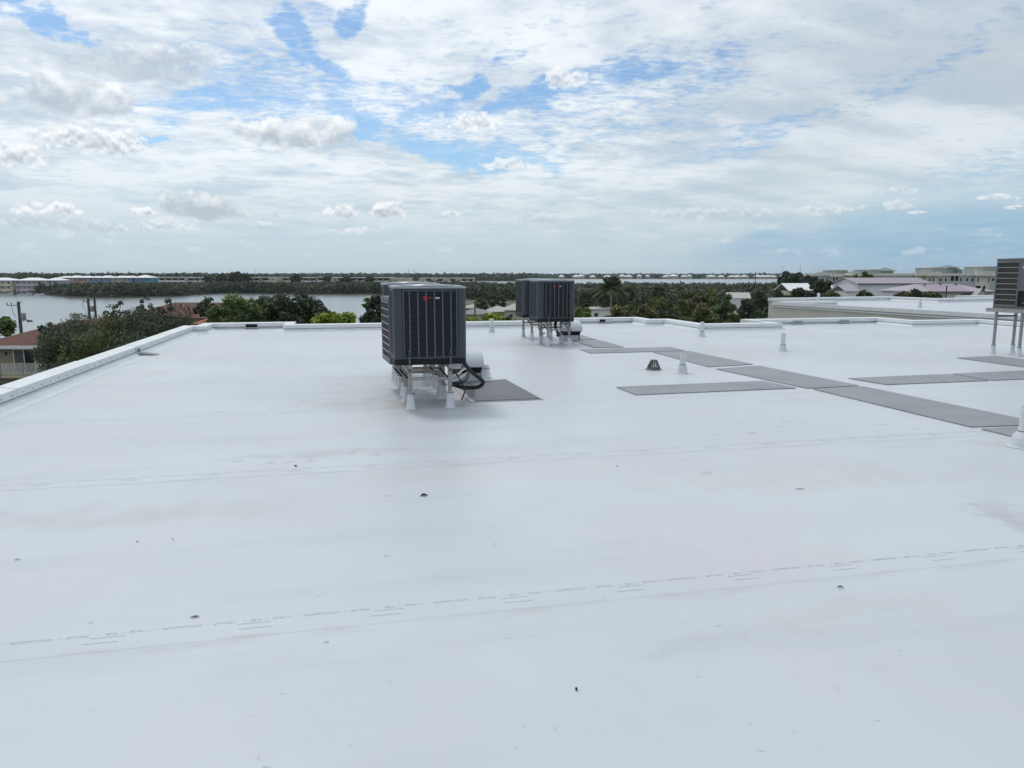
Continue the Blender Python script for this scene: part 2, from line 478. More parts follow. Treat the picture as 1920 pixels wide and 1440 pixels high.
M['hood'] = mat('white_sheet_metal', (.58, .62, .67), .42, 0, (.53, .57, .62), 4)
M['iron'] = mat('dark_cast_strainer', (.12, .125, .135), .5, .2, (.08, .085, .09), 20)
M['debris'] = mat('dry_dark_leaf', (.010, .009, .009), .95, 0, (.012, .011, .010), 60, spec=0.0)
M['leaf_brown'] = mat('dry_brown_leaf', (.16, .14, .12), .9, 0, (.09, .08, .07), 60, spec=.2)
M['beige'] = mat('beige_stucco', (.50, .50, .46), .85, 0, (.45, .45, .415), 0.6, bump=.2, bscale=40, world=True)
M['cream'] = mat('cream_stucco', (.44, .40, .30), .85, 0, (.38, .345, .26), 0.5, world=True)
M['glass'] = mat('dark_window_glass', (.03, .04, .05), .08, 0, (.02, .026, .033), 2)
M['bark'] = mat('grey_bark', (.19, .165, .14), .9, 0, (.10, .085, .07), 5, bump=.5, bscale=14)
M['bark_pale'] = mat('pale_bark', (.34, .31, .27), .85, 0, (.22, .19, .16), 4, bump=.4, bscale=10)
M['wood_pole'] = mat('weathered_pole', (.10, .09, .085), .85, 0, (.06, .055, .05), 6, stretch=(4, 4, .4))
M['tile'] = mat('terracotta_tile', (.118, .044, .032), .85, 0, (.08, .032, .026), 1.6, 6, world=True)
M['tile_or'] = mat('orange_tile', (.30, .12, .07), .8, 0, (.22, .085, .055), 1.6, 6, world=True)
M['grey_roof'] = mat('grey_shingle', (.26, .26, .26), .85, 0, (.19, .19, .19), 1.0, 6, world=True)
M['pale_roof'] = mat('pale_weathered_roof', (.44, .43, .41), .8, 0, (.36, .355, .34), .8, world=True)
M['white_roof'] = mat('white_metal_roof', (.74, .76, .78), .45, 0, (.66, .68, .70), .8, world=True)
M['pink_roof'] = mat('mauve_metal_roof', (.39, .345, .40), .55, 0, (.34, .30, .35), .8, stretch=(3, 3, 1), world=True)
M['sand'] = mat('pale_sand', (.45, .42, .36), .95, 0, (.35, .32, .27), .15, 6, world=True)

# roof membrane: scuffs, stains and dirt with shapes of their own
def membrane_material():
    m = bpy.data.materials.new('white_roof_membrane')
    m.use_nodes = True
    t = m.node_tree
    q = G(t)
    b = t.nodes['Principled BSDF']
    p = q.n('ShaderNodeNewGeometry').outputs['Position']
    big = q.noise(p, 0.32, 5, 0.6)
    lng = q.noise(q.v('MULTIPLY', p, (0.35, 2.2, 1)), 0.9, 5, 0.6)
    fine = q.noise(p, 55.0, 4, 0.65)
    c = q.mix(q.ss(big, .35, .65), ROOF_A, ROOF_B)
    c = q.mix(q.m('MULTIPLY', q.ss(lng, .50, .68), .35), c, ROOF_D)
    c = q.mix(q.m('MULTIPLY', q.ss(q.noise(q.v('ADD', p, (50, 9, 0)), 0.5, 5, .62), .50, .68), .60), c, ROOF_P)
    c = q.mix(q.m('MULTIPLY', q.ss(q.noise(q.v('ADD', p, (5, 90, 0)), 0.42, 6, .62), .56, .72), .45), c, ROOF_Y)
    c = q.mix(q.ss(fine, .40, .66, .0, .10), c, (.45, .46, .46))
    # ponding stains with a place of their own: x, y, half sizes, strength, tint
    wob = q.scale(q.v('SUBTRACT', q.noise(p, 2.3, 4, .6, 0, 'Color'), (.5, .5, .5)), .9)
    pw = q.v('MULTIPLY', q.v('ADD', p, wob), (1, 1, 0))
    for (x, y, w, h, k, tint) in STAINS:
        e = q.v('LENGTH', q.v('MULTIPLY', q.v('SUBTRACT', pw, (x, y, 0)), (1 / w, 1 / h, 0)))
        mk = q.ss(e, 1.1, .45)
        edge = q.m('MULTIPLY', q.ss(e, 1.2, 1.0), q.ss(e, .72, .98))
        k2 = q.m('ADD', q.m('MULTIPLY', mk, k), q.m('MULTIPLY', edge, k * .6), clamp=True)
        k2 = q.m('MULTIPLY', k2, q.ss(q.noise(p, 3.2, 5, .65), .30, .62))
        c = q.mix(k2, c, tint)
    # dirt gathered along the lap seams
    sy = q.n('ShaderNodeSeparateXYZ', {0: p}).outputs[1]
    dn = q.ss(q.noise(q.v('MULTIPLY', p, (1, 3, 1)), 2.6, 5, .65), .42, .70)
    for s in (3.47, 6.40, 9.35, 12.3, 15.2):
        t_ = q.m('SUBTRACT', sy, s)
        band = q.m('MULTIPLY', q.ss(t_, -.10, -.005), q.ss(t_, .05, .0))
        c = q.mix(q.m('MULTIPLY', q.m('MULTIPLY', band, dn), .5), c, (.40, .40, .385))
    # shoe prints and small smudges
    pm = q.v('MULTIPLY', q.v('ADD', p, q.scale(q.v('SUBTRACT', q.noise(p, 14, 2, .6, 0, 'Color'), (.5, .5, .5)), .06)), (1, 1, 0))
    for (x, y, w, h) in MARKS:
        e = q.v('LENGTH', q.v('MULTIPLY', q.v('SUBTRACT', pm, (x, y, 0)), (1 / w, 1 / h, 0)))
        c = q.mix(q.ss(e, 1.0, .4, 0, .42), c, (.30, .31, .31))
    # scuffs: thin short dark strokes, and sparse specks
    for (sc, st, th, k, off) in ((3.6, (1.0, 5.0, 1), .715, .24, 3.0), (3.4, (6.0, 1.4, 1), .72, .22, 17.0), (9.0, (1, 1.6, 1), .715, .36, 29.0), (19.0, (1, 1, 1), .735, .6, 71.0)):
        n = q.noise(q.v('ADD', q.v('MULTIPLY', p, st), (off, off * 2, 0)), sc, 2.5, .55, .6)
        c = q.mix(q.m('MULTIPLY', q.ss(n, th, th + .05), k), c, (.20, .21, .215))
    t.links.new(c, b.inputs['Base Color'])
    rr = q.lin(big, .3, .7, .34, .50)
    t.links.new(rr, b.inputs['Roughness'])
    b.inputs['Specular IOR Level'].default_value = .5
    hgt = q.m('ADD', q.m('MULTIPLY', q.noise(p, 1.3, 4, .55), 1.0), q.m('MULTIPLY', q.noise(p, 90, 2), .02))
    bp = q.n('ShaderNodeBump', {'Strength': .35, 'Distance': .03, 'Height': hgt})
    t.links.new(bp.outputs[0], b.inputs['Normal'])
    return m
M['roof'] = membrane_material()

def pad_material():
    m = bpy.data.materials.new('grey_walkway_rubber')
    m.use_nodes = True
    t = m.node_tree
    q = G(t)
    b = t.nodes['Principled BSDF']
    p = q.n('ShaderNodeNewGeometry').outputs['Position']
    n = q.noise(p, 1.1, 5, .6)
    c = q.mix(q.ss(n, .35, .65), (.235, .243, .268), (.275, .284, .308))
    c = q.mix(q.m('MULTIPLY', q.ss(q.noise(p, 40, 3, .6), .5, .7), .4), c, (.20, .206, .225))
    t.links.new(c, b.inputs['Base Color'])
    b.inputs['Roughness'].default_value = .55
    ch = q.n('ShaderNodeTexVoronoi', {'Vector': p, 'Scale': 38.0}).outputs['Distance']
    bp = q.n('ShaderNodeBump', {'Strength': .5, 'Distance': .01, 'Height': ch})
    t.links.new(bp.outputs[0], b.inputs['Normal'])
    return m
M['pad'] = pad_material()
M['pad_edge'] = mat('pale_pad_edge', (.50, .52, .54), .5, 0, (.44, .46, .48), 8)

F_dark = foliage('dark_evergreen_leaf', (.036, .056, .036), (.066, .092, .048), None)
F_mid = foliage('mid_green_leaf', (.062, .100, .038), (.135, .185, .058), (.16, .165, .062))
F_lime = foliage('lime_leaf', (.16, .24, .035), (.32, .38, .06), None, .9)
F_olive = foliage('olive_leaf', (.080, .104, .042), (.16, .168, .062), (.135, .118, .058))
F_palm = foliage('palm_leaf', (.065, .095, .045), (.12, .15, .07), None, .8)
F_dead = foliage('dead_frond', (.12, .085, .055), (.17, .125, .08), None, .8)
F_mang = foliage('mangrove_leaf', (.042, .060, .034), (.076, .094, .050), (.12, .108, .095), .035, .7, .12)
F_far = foliage('far_tree_leaf', (.045, .068, .050), (.075, .098, .066), None, .01, .8, .05)

# ================================================================== our building and its roof
bld = thing('flat_roofed_building', 'building under the photographer with white membrane roof and low metal-capped parapet', 'building')
SHEETS = [(-4.0, -2.24, -4.3, 20.25), (-2.24, .69, -4.3, 20.25), (.69, 3.47, -4.3, 20.25), (3.47, 6.40, -4.3, 20.25), (6.40, 9.35, -4.3, 20.25),
          (9.35, 12.3, -4.3, 20.25), (12.3, 15.2, -4.3, 20.25), (15.2, 18.1, -4.3, 20.25), (18.1, 20.3, -4.3, 20.25),
          (20.3, 22.75, -4.3, 10.3), (20.3, 22.0, 13.0, 17.75), (22.75, 23.9, -3.95, -1.75), (22.75, 23.9, 7.3, 9.65)]
sheets = []
for y0, y1, x0, x1 in SHEETS:
    mb = MB()
    y2 = y1 + (.12 if y1 in (-2.24, .69, 3.47, 6.40, 9.35, 12.3, 15.2, 18.1) else 0)
    zt0, zt1 = .0007, .0
    nx = max(1, int((x1 - x0) / 1.2))
    rng = random.Random(int(y0 * 10) + 99)
    dy = [0] + [rng.uniform(-.006, .006) for _ in range(nx - 1)] + [0]
    for i in range(nx):                                 # a rolled sheet: its front edge wanders a little
        a, b = x0 + (x1 - x0) * i / nx, x0 + (x1 - x0) * (i + 1) / nx
        mb.hexa([(a, y0 + dy[i], zt0 - .0006), (b, y0 + dy[i + 1], zt0 - .0006), (b, y2, zt1 - .0006), (a, y2, zt1 - .0006)],
                [(a, y0 + dy[i], zt0), (b, y0 + dy[i + 1], zt0), (b, y2, zt1), (a, y2, zt1)])
    # keep only outer faces so that neighbouring blocks do not share hidden walls
    me_f = []
    for k, f in enumerate(mb.f):
        blk, side = divmod(k, 6)
        if side == 3 and blk < nx - 1 or side == 5 and blk > 0:
            continue
        me_f.append(f)
    mb.f = me_f
    sheets.append(mb.build('membrane_sheet', M['roof'], bld))

def text_mesh(s, size):
    cu = bpy.data.curves.new('t', 'FONT')
    cu.body = s
    cu.size = size
    cu.resolution_u = 2
    o = bpy.data.objects.new('t', cu)
    COL.objects.link(o)
    dg = bpy.context.evaluated_depsgraph_get()
    me = bpy.data.meshes.new_from_object(o.evaluated_get(dg))
    bpy.data.objects.remove(o)
    return me

lap = text_mesh('TPO LAP   \u2022   WITH DASH/76   \u2022   11-04-22   \u2022   F189   \u2022', .032)
co = np.zeros(len(lap.vertices) * 3)
lap.vertices.foreach_get('co', co)
co = co.reshape(-1, 3)
wdt = co[:, 0].max()
co[:, 0] *= -.615 / wdt                                  # printed to be read from the far side of the seam
co[:, 1] *= -1
lap.vertices.foreach_set('co', co.ravel())
lap.materials.append(M['print'])
ul = MB()
ul.box(-.075, .075, -.0012, .0012, 0, .0004)
ulm = ul.build('lap_line', M['print'])
ulm_me = ulm.data
bpy.data.objects.remove(ulm)
for si, ya, k0, k1 in ((3, 3.625, -4, 9), (4, 6.55, -6, 14)):
    for k in range(k0, k1):
        b0 = -1.14 + .655 * k
        link('lap_print', lap, None, sheets[si], (b0 + .655 - .09, ya + .03, .0012))['kind'] = 'stuff'
        link('lap_line', ulm_me, None, sheets[si], (b0, ya - .012, .0011))
        link('lap_line', ulm_me, None, sheets[si], (b0 + (.015 if k % 2 else -.02), ya - .066, .0012))

OUT = [(-4.3, -4.0), (-4.3, 22.75), (-3.95, 22.75), (-3.95, 23.9), (-1.75, 23.9), (-1.75, 22.75), (7.3, 22.75), (7.3, 23.9), (9.65, 23.9),
       (9.65, 22.75), (10.3, 22.75), (10.3, 20.3), (13.0, 20.3), (13.0, 22.0), (17.75, 22.0), (17.75, 20.35), (20.25, 20.35), (20.25, -4.0)]
def offs(path, t):
    out = []
    n = len(path)
    for i, p in enumerate(path):
        ns = []
        for a, b in ((i - 1, i), (i, i + 1)):
            if a >= 0 and b < n:
                dx, dy = path[b][0] - path[a][0], path[b][1] - path[a][1]
                l = math.hypot(dx, dy)
                ns.append((-dy / l, dx / l))
        if len(ns) == 1:
            m_ = ns[0]
        else:
            k = 1 + ns[0][0] * ns[1][0] + ns[0][1] * ns[1][1]
            m_ = ((ns[0][0] + ns[1][0]) / k, (ns[0][1] + ns[1][1]) / k)
        out.append((p[0] + m_[0] * t, p[1] + m_[1] * t))
    return out

def parapet(owner, path, zr, zt, zb, mwall, mcap, mout, piece=3.05, screws=None, thick=.20, low=(), skin=None):
    inn, mid, ci, cf, co_ = path, offs(path, thick), offs(path, -.045), offs(path, -.041), offs(path, thick + .05)
    skirts = (offs(path, -.13), offs(path, -.07))
    flange = offs(path, -.29)
    for i in range(len(path) - 1):
        A, B_, C_, D_ = inn[i], inn[i + 1], mid[i + 1], mid[i]
        w = MB()
        w.hexa([(*A, zr), (*B_, zr), (*C_, zr), (*D_, zr)], [(*A, zt - .03), (*B_, zt - .03), (*C_, zt - .03), (*D_, zt - .03)])
        skirt, cz = skirts[i in low], (.05 if i in low else zt - zr - .108)
        w.hexa([(*flange[i], zr + .0005), (*flange[i + 1], zr + .0005), (*skirt[i + 1], zr + .0005), (*skirt[i], zr + .0005)],
               [(*flange[i], zr + .0035), (*flange[i + 1], zr + .0035), (*skirt[i + 1], zr + .005), (*skirt[i], zr + .005)])
        w.hexa([(*skirt[i], zr + .001), (*skirt[i + 1], zr + .001), (*B_, zr + .001), (*A, zr + .001)],     # cant where the sheet turns up the wall
               [(*skirt[i], zr + .0075), (*skirt[i + 1], zr + .0075), (*B_, zr + cz), (*A, zr + cz)])
        w.build('parapet_wall', mwall, owner)
        o = MB()
        E_, F_ = offs(path, thick - .004)[i], offs(path, thick - .004)[i + 1]
        o.hexa([(*offs(path, .05)[i], zb), (*offs(path, .05)[i + 1], zb), (*F_, zb), (*E_, zb)],
               [(*offs(path, .05)[i], zr - .01), (*offs(path, .05)[i + 1], zr - .01), (*F_, zr - .01), (*E_, zr - .01)])
        if skin is not None:
            a_, b_, c_, d_ = offs(path, thick + .001)[i], offs(path, thick + .001)[i + 1], offs(path, thick + .012)[i + 1], offs(path, thick + .012)[i]
            o.hexa([(*a_, zb), (*b_, zb), (*c_, zb), (*d_, zb)], [(*a_, skin), (*b_, skin), (*c_, skin), (*d_, skin)])
        o.build('outer_wall', mout, owner)
        L = math.hypot(B_[0] - A[0], B_[1] - A[1])
        n = max(1, round(L / piece))
        for k in range(n):
            t0, t1 = k / n, (k + 1) / n
            g0, g1 = (.004 / L if k else 0), (.004 / L if k < n - 1 else 0)
            lp = lambda P, t: (P[i][0] + (P[i + 1][0] - P[i][0]) * t, P[i][1] + (P[i + 1][1] - P[i][1]) * t)
            a, b = t0 + g0, t1 - g1
            c = MB()
            tw = .004 * ((k * 7 + i * 3) % 3 - 1)
            c.hexa([(*lp(ci, a), zt - .028), (*lp(ci, b), zt - .028), (*lp(co_, b), zt - .028), (*lp(co_, a), zt - .028)],
                   [(*lp(ci, a), zt - .012 + tw), (*lp(ci, b), zt - .012 + tw), (*lp(co_, b), zt + tw), (*lp(co_, a), zt + tw)])
            fi = offs(path, -.030)
            c.hexa([(*lp(ci, a), zt - .115), (*lp(ci, b), zt - .115), (*lp(fi, b), zt - .115), (*lp(fi, a), zt - .115)],
                   [(*lp(ci, a), zt - .0285), (*lp(ci, b), zt - .0285), (*lp(fi, b), zt - .0285), (*lp(fi, a), zt - .0285)])
            fo = offs(path, thick + .035)
            c.hexa([(*lp(fo, a), zt - .15), (*lp(fo, b), zt - .15), (*lp(co_, b), zt - .15), (*lp(co_, a), zt - .15)],
                   [(*lp(fo, a), zt - .0285), (*lp(fo, b), zt - .0285), (*lp(co_, b), zt - .0285), (*lp(co_, a), zt - .0285)])
            cp = c.build('coping', mcap, owner)
            if screws and i in screws:
                m_ = int((b - a) * L / .3)
                for j in range(m_):
                    t = a + (b - a) * (j + .5) / m_
                    p = lp(offs(path, -.048), t)
                    y = p[1]
                    if screws[i][0] < y < screws[i][1]:
                        link('screw', screw_me, None, cp, (p[0], p[1], zt - .075))
sc = MB()
sc.box(-.004, .004, -.008, .008, -.008, .008)
so = sc.build('screw', M['clamp'])
screw_me = so.data
bpy.data.objects.remove(so)
parapet(bld, OUT, 0, .20, -9.6, M['parapet'], M['metal_white'], M['beige'], screws={0: (8.0, 22.7)}, low=(3, 7, 13))
# roof deck and walls under the membrane
MB().box(-4.28, 20.23, -3.98, 20.28, -.30, -.012).box(-4.28, 10.28, 20.29, 22.73, -.30, -.012).box(13.02, 17.73, 20.29, 21.98, -.30, -.012).build('roof_deck', M['beige'], bld)
MB().box(-4.45, 20.4, -4.2, -4.0, -9.6, .1).build('outer_wall', M['beige'], bld)

M['scup'] = mat('grey_lead_flashing', (.25, .26, .27), .6, .2, (.18, .19, .2), 8)
M['scup_pale'] = mat('dull_scupper_liner', (.33, .34, .35), .6, 0, (.26, .27, .28), 8)
def scupper(owner, x, y, w, z0, z1, inner, dark_to=1.0, name='scupper', yaw=None):
    e = thing(name, None, None)
    e.parent = owner
    f = MB()
    f.box(-w / 2 - .03, w / 2 + .03, -.066, -.047, z1, z1 + .02).box(-w / 2 - .03, -w / 2, -.066, -.047, z0, z1).box(w / 2, w / 2 + .03, -.066, -.047, z0, z1)
    f.box(-w / 2 - .03, w / 2 + .03, -.10, -.047, z0 - .012, z0 - .001)
    f.build('scupper_frame', M['parapet'], e)
    xs = -w / 2 + w * dark_to
    MB().box(-w / 2, xs, -.054, -.048, z0, z1).build('painted_opening', inner, e)  # solid panel coloured like the shaded inside, no hole behind it
    if dark_to < 1:
        MB().box(xs, w / 2, -.054, -.048, z0, z1).build('scupper_liner', M['parapet'], e)
    e.location = (x, y, 0)
    if yaw:
        e.rotation_euler.z = yaw
    return e
scupper(bld, -2.80, 23.9, .34, .055, .155, M['shade_and_black'])
scupper(bld, 8.62, 23.9, .42, .055, .145, M['shade_and_black'], .5)
scupper(bld, 14.7, 22.0, .36, .052, .125, M['scup_pale'])
scupper(bld, 16.45, 22.0, .38, .052, .125, M['scup_pale'])
e = scupper(bld, -4.3, 16.75, .26, .052, .14, M['scup'], yaw=-PI / 2)
e.rotation_euler.z = PI / 2
fl = MB()
fl.add([(-.15, -.10, .060), (.15, -.10, .060), (.07, -.45, .0085), (-.13, -.45, .0085), (-.15, -.10, .002), (.15, -.10, .002), (.07, -.45, .005), (-.13, -.45, .005)],
       [(0, 3, 2, 1), (0, 1, 5, 4), (1, 2, 6, 5), (2, 3, 7, 6), (3, 0, 4, 7)])
fl.build('lead_apron', M['scup'], e)

# ------------------------------------------------------------------ walkway pads
PADS = [
    ('grey walkway pad farthest back, partly behind the rear condensers', [(5.60, 18.12), (6.30, 18.02), (6.34, 19.47), (5.62, 19.60)]),
    ('grey walkway pad second from the far end beside the rear condensers', [(5.55, 16.06), (6.28, 16.04), (6.30, 17.78), (5.60, 17.84)]),
    ('narrow grey crosswise walkway pad just in front of the rear condensers', [(5.08, 14.96), (7.28, 14.99), (7.32, 15.80), (5.10, 15.78)]),
    ('grey walkway pad behind the vent pipe that stands next to the strainer', [(6.44, 12.28), (7.44, 12.44), (7.33, 14.90), (6.47, 14.89)]),
    ('grey walkway pad in the middle of the long diagonal run', [(6.66, 9.62), (7.60, 9.68), (7.42, 12.22), (6.42, 11.98)]),
    ('longest grey walkway pad running out towards the fat pipe at the right edge', [(6.75, 6.74), (7.73, 6.68), (7.59, 9.58), (6.70, 9.55)]),
    ('grey walkway pad nearest the camera, cut off by the fat pipe', [(6.82, 4.0), (7.85, 4.0), (7.78, 6.62), (6.77, 6.64)]),
    ('grey crosswise walkway pad lying in front of the dome strainer', [(3.95, 9.62), (6.52, 9.68), (6.45, 10.44), (3.93, 10.36)]),
    ('grey crosswise walkway pad just right of the long diagonal run', [(8.07, 9.68), (9.97, 9.70), (9.95, 10.48), (7.94, 10.42)]),
    ('grey crosswise walkway pad leaving the frame at the right, below the tall stand', [(10.03, 9.71), (12.4, 9.72), (12.4, 10.62), (10.02, 10.50)]),
    ('grey walkway pad at the foot of the tall right stand', [(12.02, 10.6), (13.2, 10.7), (13.1, 12.62), (12.02, 12.52)]),
]
def rounded(poly, r=.03, n=3):
    out = []
    for i, p in enumerate(poly):
        a, b = poly[i - 1], poly[(i + 1) % len(poly)]
        p, a, b = Vector(p), Vector(a), Vector(b)
        u, v_ = (a - p).normalized() * r, (b - p).normalized() * r
        for k in range(n + 1):
            t = k / n
            q = p + u * (1 - t) ** 2 + v_ * t ** 2
            out.append((q.x, q.y))
    return out
for lab, poly in PADS:
    c = Vector((sum(p[0] for p in poly) / 4, sum(p[1] for p in poly) / 4))
    loc = [(p[0] - c.x, p[1] - c.y) for p in poly]
    mb = MB().prism(rounded(loc), .0045, .013)
    tag(mb.build('walkway_pad', M['pad'], None, loc=(c.x, c.y, 0)), lab, 'walkway pad', 'grey rubber walkway pads welded to the roof')
# the ribbed pad beside the near condenser
rp = thing('ribbed_walkway_pad', 'ribbed grey rubber pad with pale border beside the near condenser', 'walkway pad', (2.08, 10.4, 0), 0, 'grey rubber walkway pads welded to the roof')
ribp = [(-.42, -.84), (.48, -.84), (.40, 1.10), (-.46, .85)]
MB().prism(rounded([(-.50, -.86), (.52, -.86), (.43, 1.14), (-.54, .87)]), .0045, .0095).build('pale_border', M['pad_edge'], rp)
MB().prism(ribp, .0100, .0112).build('pad_sheet', M['ac_rib'], rp)
for k in range(22):
    t0, t1 = (k + .2) / 22, (k + .8) / 22
    lo = lambda t: (ribp[0][0] + (ribp[1][0] - ribp[0][0]) * t, ribp[0][1] + .015)
    hi = lambda t: (ribp[3][0] + (ribp[2][0] - ribp[3][0]) * t, ribp[3][1] + (ribp[2][1] - ribp[3][1]) * t - .015)
    MB().prism([lo(t0), lo(t1), hi(t1), hi(t0)], .0115, .0210).build('rib', M['pad'], rp)

# ------------------------------------------------------------------ condensers
def rrect(h, r, n=6, hy=None):
    hy = hy or h
    out = []
    for cx, cy, a0 in ((h - r, hy - r, 0), (-h + r, hy - r, 90), (-h + r, -hy + r, 180), (h - r, -hy + r, 270)):
        for k in range(n + 1):
            a = R(a0 + 90 * k / n)
            out.append((cx + r * math.cos(a), cy + r * math.sin(a)))
    return out

def condenser(label, badge=True):
    t = thing('air_conditioner', label, 'air conditioner', (0, 0, 0), 0, 'dark condenser units on legged stands')
    MB().prism(rrect(.452, .09), 0, .072).build('base_pan', M['ac_base'], t, True)
    MB().prism(rrect(.405, .07), .074, .935).build('coil', M['coil'], t, True)
    for k in range(4):                                   # rounded corner panels
        ro, ri, rad = .455, .435, .095
        arc_o = [(ro - rad + rad * math.cos(R(90 * i / 8)), ro - rad + rad * math.sin(R(90 * i / 8))) for i in range(9)]
        arc_i = [(ro - rad + (rad - .02) * math.cos(R(90 * i / 8)), ro - rad + (rad - .02) * math.sin(R(90 * i / 8))) for i in range(9)]
        poly = [(ro, .352)] + arc_o + [(.352, ro), (.352, ri)] + arc_i[::-1] + [(ri, .352)]
        MB().prism(poly, .074, .943).build('corner_panel', M['ac_dark'], t, True, rz=k * PI / 2)
    for k in range(4):
        fr = MB()
        fr.box(-.348, .348, -.452, -.436, .076, .100).box(-.348, .348, -.452, -.436, .905, .942)
        fr.box(-.3505, -.338, -.445, -.430, .1005, .9045).box(.338, .3505, -.445, -.430, .1005, .9045)
        f = fr.build('louver_frame', M['ac_dark'], t, rz=k * PI / 2)
        sl = MB()
        for j in range(36):
            z = .107 + j * .0222
            sl.add([(-.336, -.447, z), (.336, -.447, z), (.336, -.420, z + .0125), (-.336, -.420, z + .0125), (-.336, -.447, z + .0065), (.336, -.447, z + .0065)],
                   [(0, 1, 5, 4), (4, 5, 2, 3), (0, 3, 2, 1)])
        so_ = sl.build('louver_slats', M['ac_slat'], f)
        so_['kind'] = 'stuff'
        for j in range(8):
            x = -.357 + j * .102
            if abs(x) < .335:
                MB().box(x - .0085, x + .0085, -.456, -.440, .1005, .9045).build('louver_rib', M['ac_rib'], f)
            else:
                s_ = 1 if x > 0 else -1
                MB().box(s_ * .328 - .007, s_ * .328 + .007, -.456, -.440, .1005, .9045).build('louver_rib', M['ac_rib'], f)
    # top: rim, dome grille of rings
    tp = MB()
    tp.prism(rrect(.462, .10), .944, .962).prism(rrect(.446, .09), .9625, .970)
    top = tp.build('top_cover', M['ac_top'], t, True)
    gr = MB()
    for i in range(9):
        r = .08 + i * .035
        zz = .988 - (i / 8) ** 2 * .014
        gr.tube([(r * math.cos(2 * PI * k / 28), r * math.sin(2 * PI * k / 28), zz) for k in range(29)], .004, 4)
    for k in range(8):
        a = 2 * PI * k / 8
        gr.tube([(.03 * math.cos(a), .03 * math.sin(a), .990), (.2 * math.cos(a), .2 * math.sin(a), .984), (.37 * math.cos(a), .37 * math.sin(a), .971)], .005, 4)
    gr.lathe([(.06, .980), (.06, .992)], 16)
    gr.build('fan_guard', M['ac_top'], top, True)
    if badge:
        ring = MB()
        n = 20
        vs = []
        for r, y in ((.024, -.457), (.024, -.464), (.012, -.464), (.012, -.457)):
            vs += [(-.062 + r * math.cos(2 * PI * i / n), y, .825 + r * math.sin(2 * PI * i / n)) for i in range(n)]
        fs = []
        for q in range(4):
            for i in range(n):
                j = (i + 1) % n
                q2 = (q + 1) % 4
                fs.append((q * n + i, q * n + j, q2 * n + j, q2 * n + i))
        ring.add(vs, fs)
        ring.box(-.070, -.054, -.463, -.457, .833, .838).box(-.065, -.059, -.463, -.457, .817, .8325)
        bp = MB().box(-.032, .038, -.4585, -.4565, .811, .839).build('badge_plate', M['ac_base'], t)
        ring.build('badge_ring', M['red'], t)
        tm = text_mesh('TRANE', .026)
        tm.materials.append(M['red'])
        c_ = np.zeros(len(tm.vertices) * 3)
        tm.vertices.foreach_get('co', c_)
        c_ = c_.reshape(-1, 3)
        c_[:, 0] *= .062 / c_[:, 0].max()
        tm.vertices.foreach_set('co', c_.ravel())
        to = link('badge_lettering', tm, None, t, (-.028, -.4595, .816))
        to.rotation_euler.x = PI / 2
        pl = MB().box(.062, .114, -.461, -.4565, .815, .836).build('nameplate', M['plate'], t)
        tm2 = text_mesh('XR', .018)
        tm2.materials.append(M['ac_base'])
        to = link('nameplate_lettering', tm2, None, pl, (.076, -.4625, .819))
        to.rotation_euler.x = PI / 2
    return t

def stand(label, x0, x1, y0, y1, zt, loc, boot_h=.215, boot_r=(.058, .031), post=.024, cross_z=.385, straps=True, group='metal equipment stands on booted legs', mt=None):
    mt = mt or M['galv']
    t = thing('equipment_stand', label, 'equipment stand', (loc[0], loc[1], 0), 0, group)
    for x in (x0, x1):
        for y in (y0, y1):
            lg = MB().box(x - post, x + post, y - post, y + post, .006, zt - .045).build('leg', mt, t)
            b = MB().lathe([(boot_r[0] + .016, .0042), (boot_r[0] + .014, .0065), (boot_r[0] + .004, .010), (boot_r[0], .02), (boot_r[1] + .006, boot_h - .03), (boot_r[1] + .004, boot_h)], 18, (x, y, 0))
            bo = b.build('boot', M['boot'], lg, True)
            c = MB().lathe([(boot_r[1] + .008, boot_h - .018), (boot_r[1] + .008, boot_h - .004)], 18, (x, y, 0)).box(x + boot_r[1], x + boot_r[1] + .025, y - .008, y + .008, boot_h - .02, boot_h - .002)
            c.build('clamp', M['clamp'], lg)
        MB().box(x - .022, x + .022, y0 - .09, y1 + .09, zt - .043, zt - .002).build('rail', mt, t)
    for y in (y0, y1):
        MB().box(x0 + post + .001, x1 - post - .001, y - .018, y + .018, cross_z - .02, cross_z + .02).build('crossbar', mt, t)
    MB().box(x0 - post - .008, x0 - post - .001, y0 - .015, y1 + .015, cross_z + .08, cross_z + .125).build('side_rail', mt, t)
    MB().box(x1 + post + .001, x1 + post + .008, y0 - .015, y1 + .015, cross_z + .08, cross_z + .125).build('side_rail', mt, t)
    for x in (x0, x1):
        MB().bar((x - .13, y0 - .01, zt - .05), (x - post - .004, y0 - .01, zt - .17), .022, .022).build('brace', M['ac_base'], t)
    if straps:
        for x in (x0 - .01, x1):
            s_ = MB()
            yf = y0 - .05 - .03
            s_.box(x - .013, x + .013, yf - .008, yf - .003, zt - .09, zt + .10)
            s_.box(x - .015, x - .006, yf - .008, yf - .003, zt + .10, zt + .175).box(x + .006, x + .015, yf - .008, yf - .003, zt + .10, zt + .175)
            s_.box(x - .015, x + .015, yf - .008, yf - .003, zt + .175, zt + .19)
            s_.box(x - .010, x + .010, yf - .003, y0 - post, zt - .088, zt - .080)
            s_.build('tie_strap', M['strap'], t)
    return t

front = condenser('dark slate condenser with red badge, nearest the camera on white booted legs')
front.location = (1.03, 9.61, .57)
def place(x, y, z, label):
    c = copy_tree(front)
    c.location = (x, y, z)
    c['label'] = label
    return c
place(1.05, 12.27, .57, 'dark condenser at the back of the near row, only its left edge showing')
place(4.83, 17.16, .57, 'dark condenser in the middle distance with its louvred front in view')
place(4.91, 18.96, .57, 'dark condenser half hidden behind the middle distance unit')

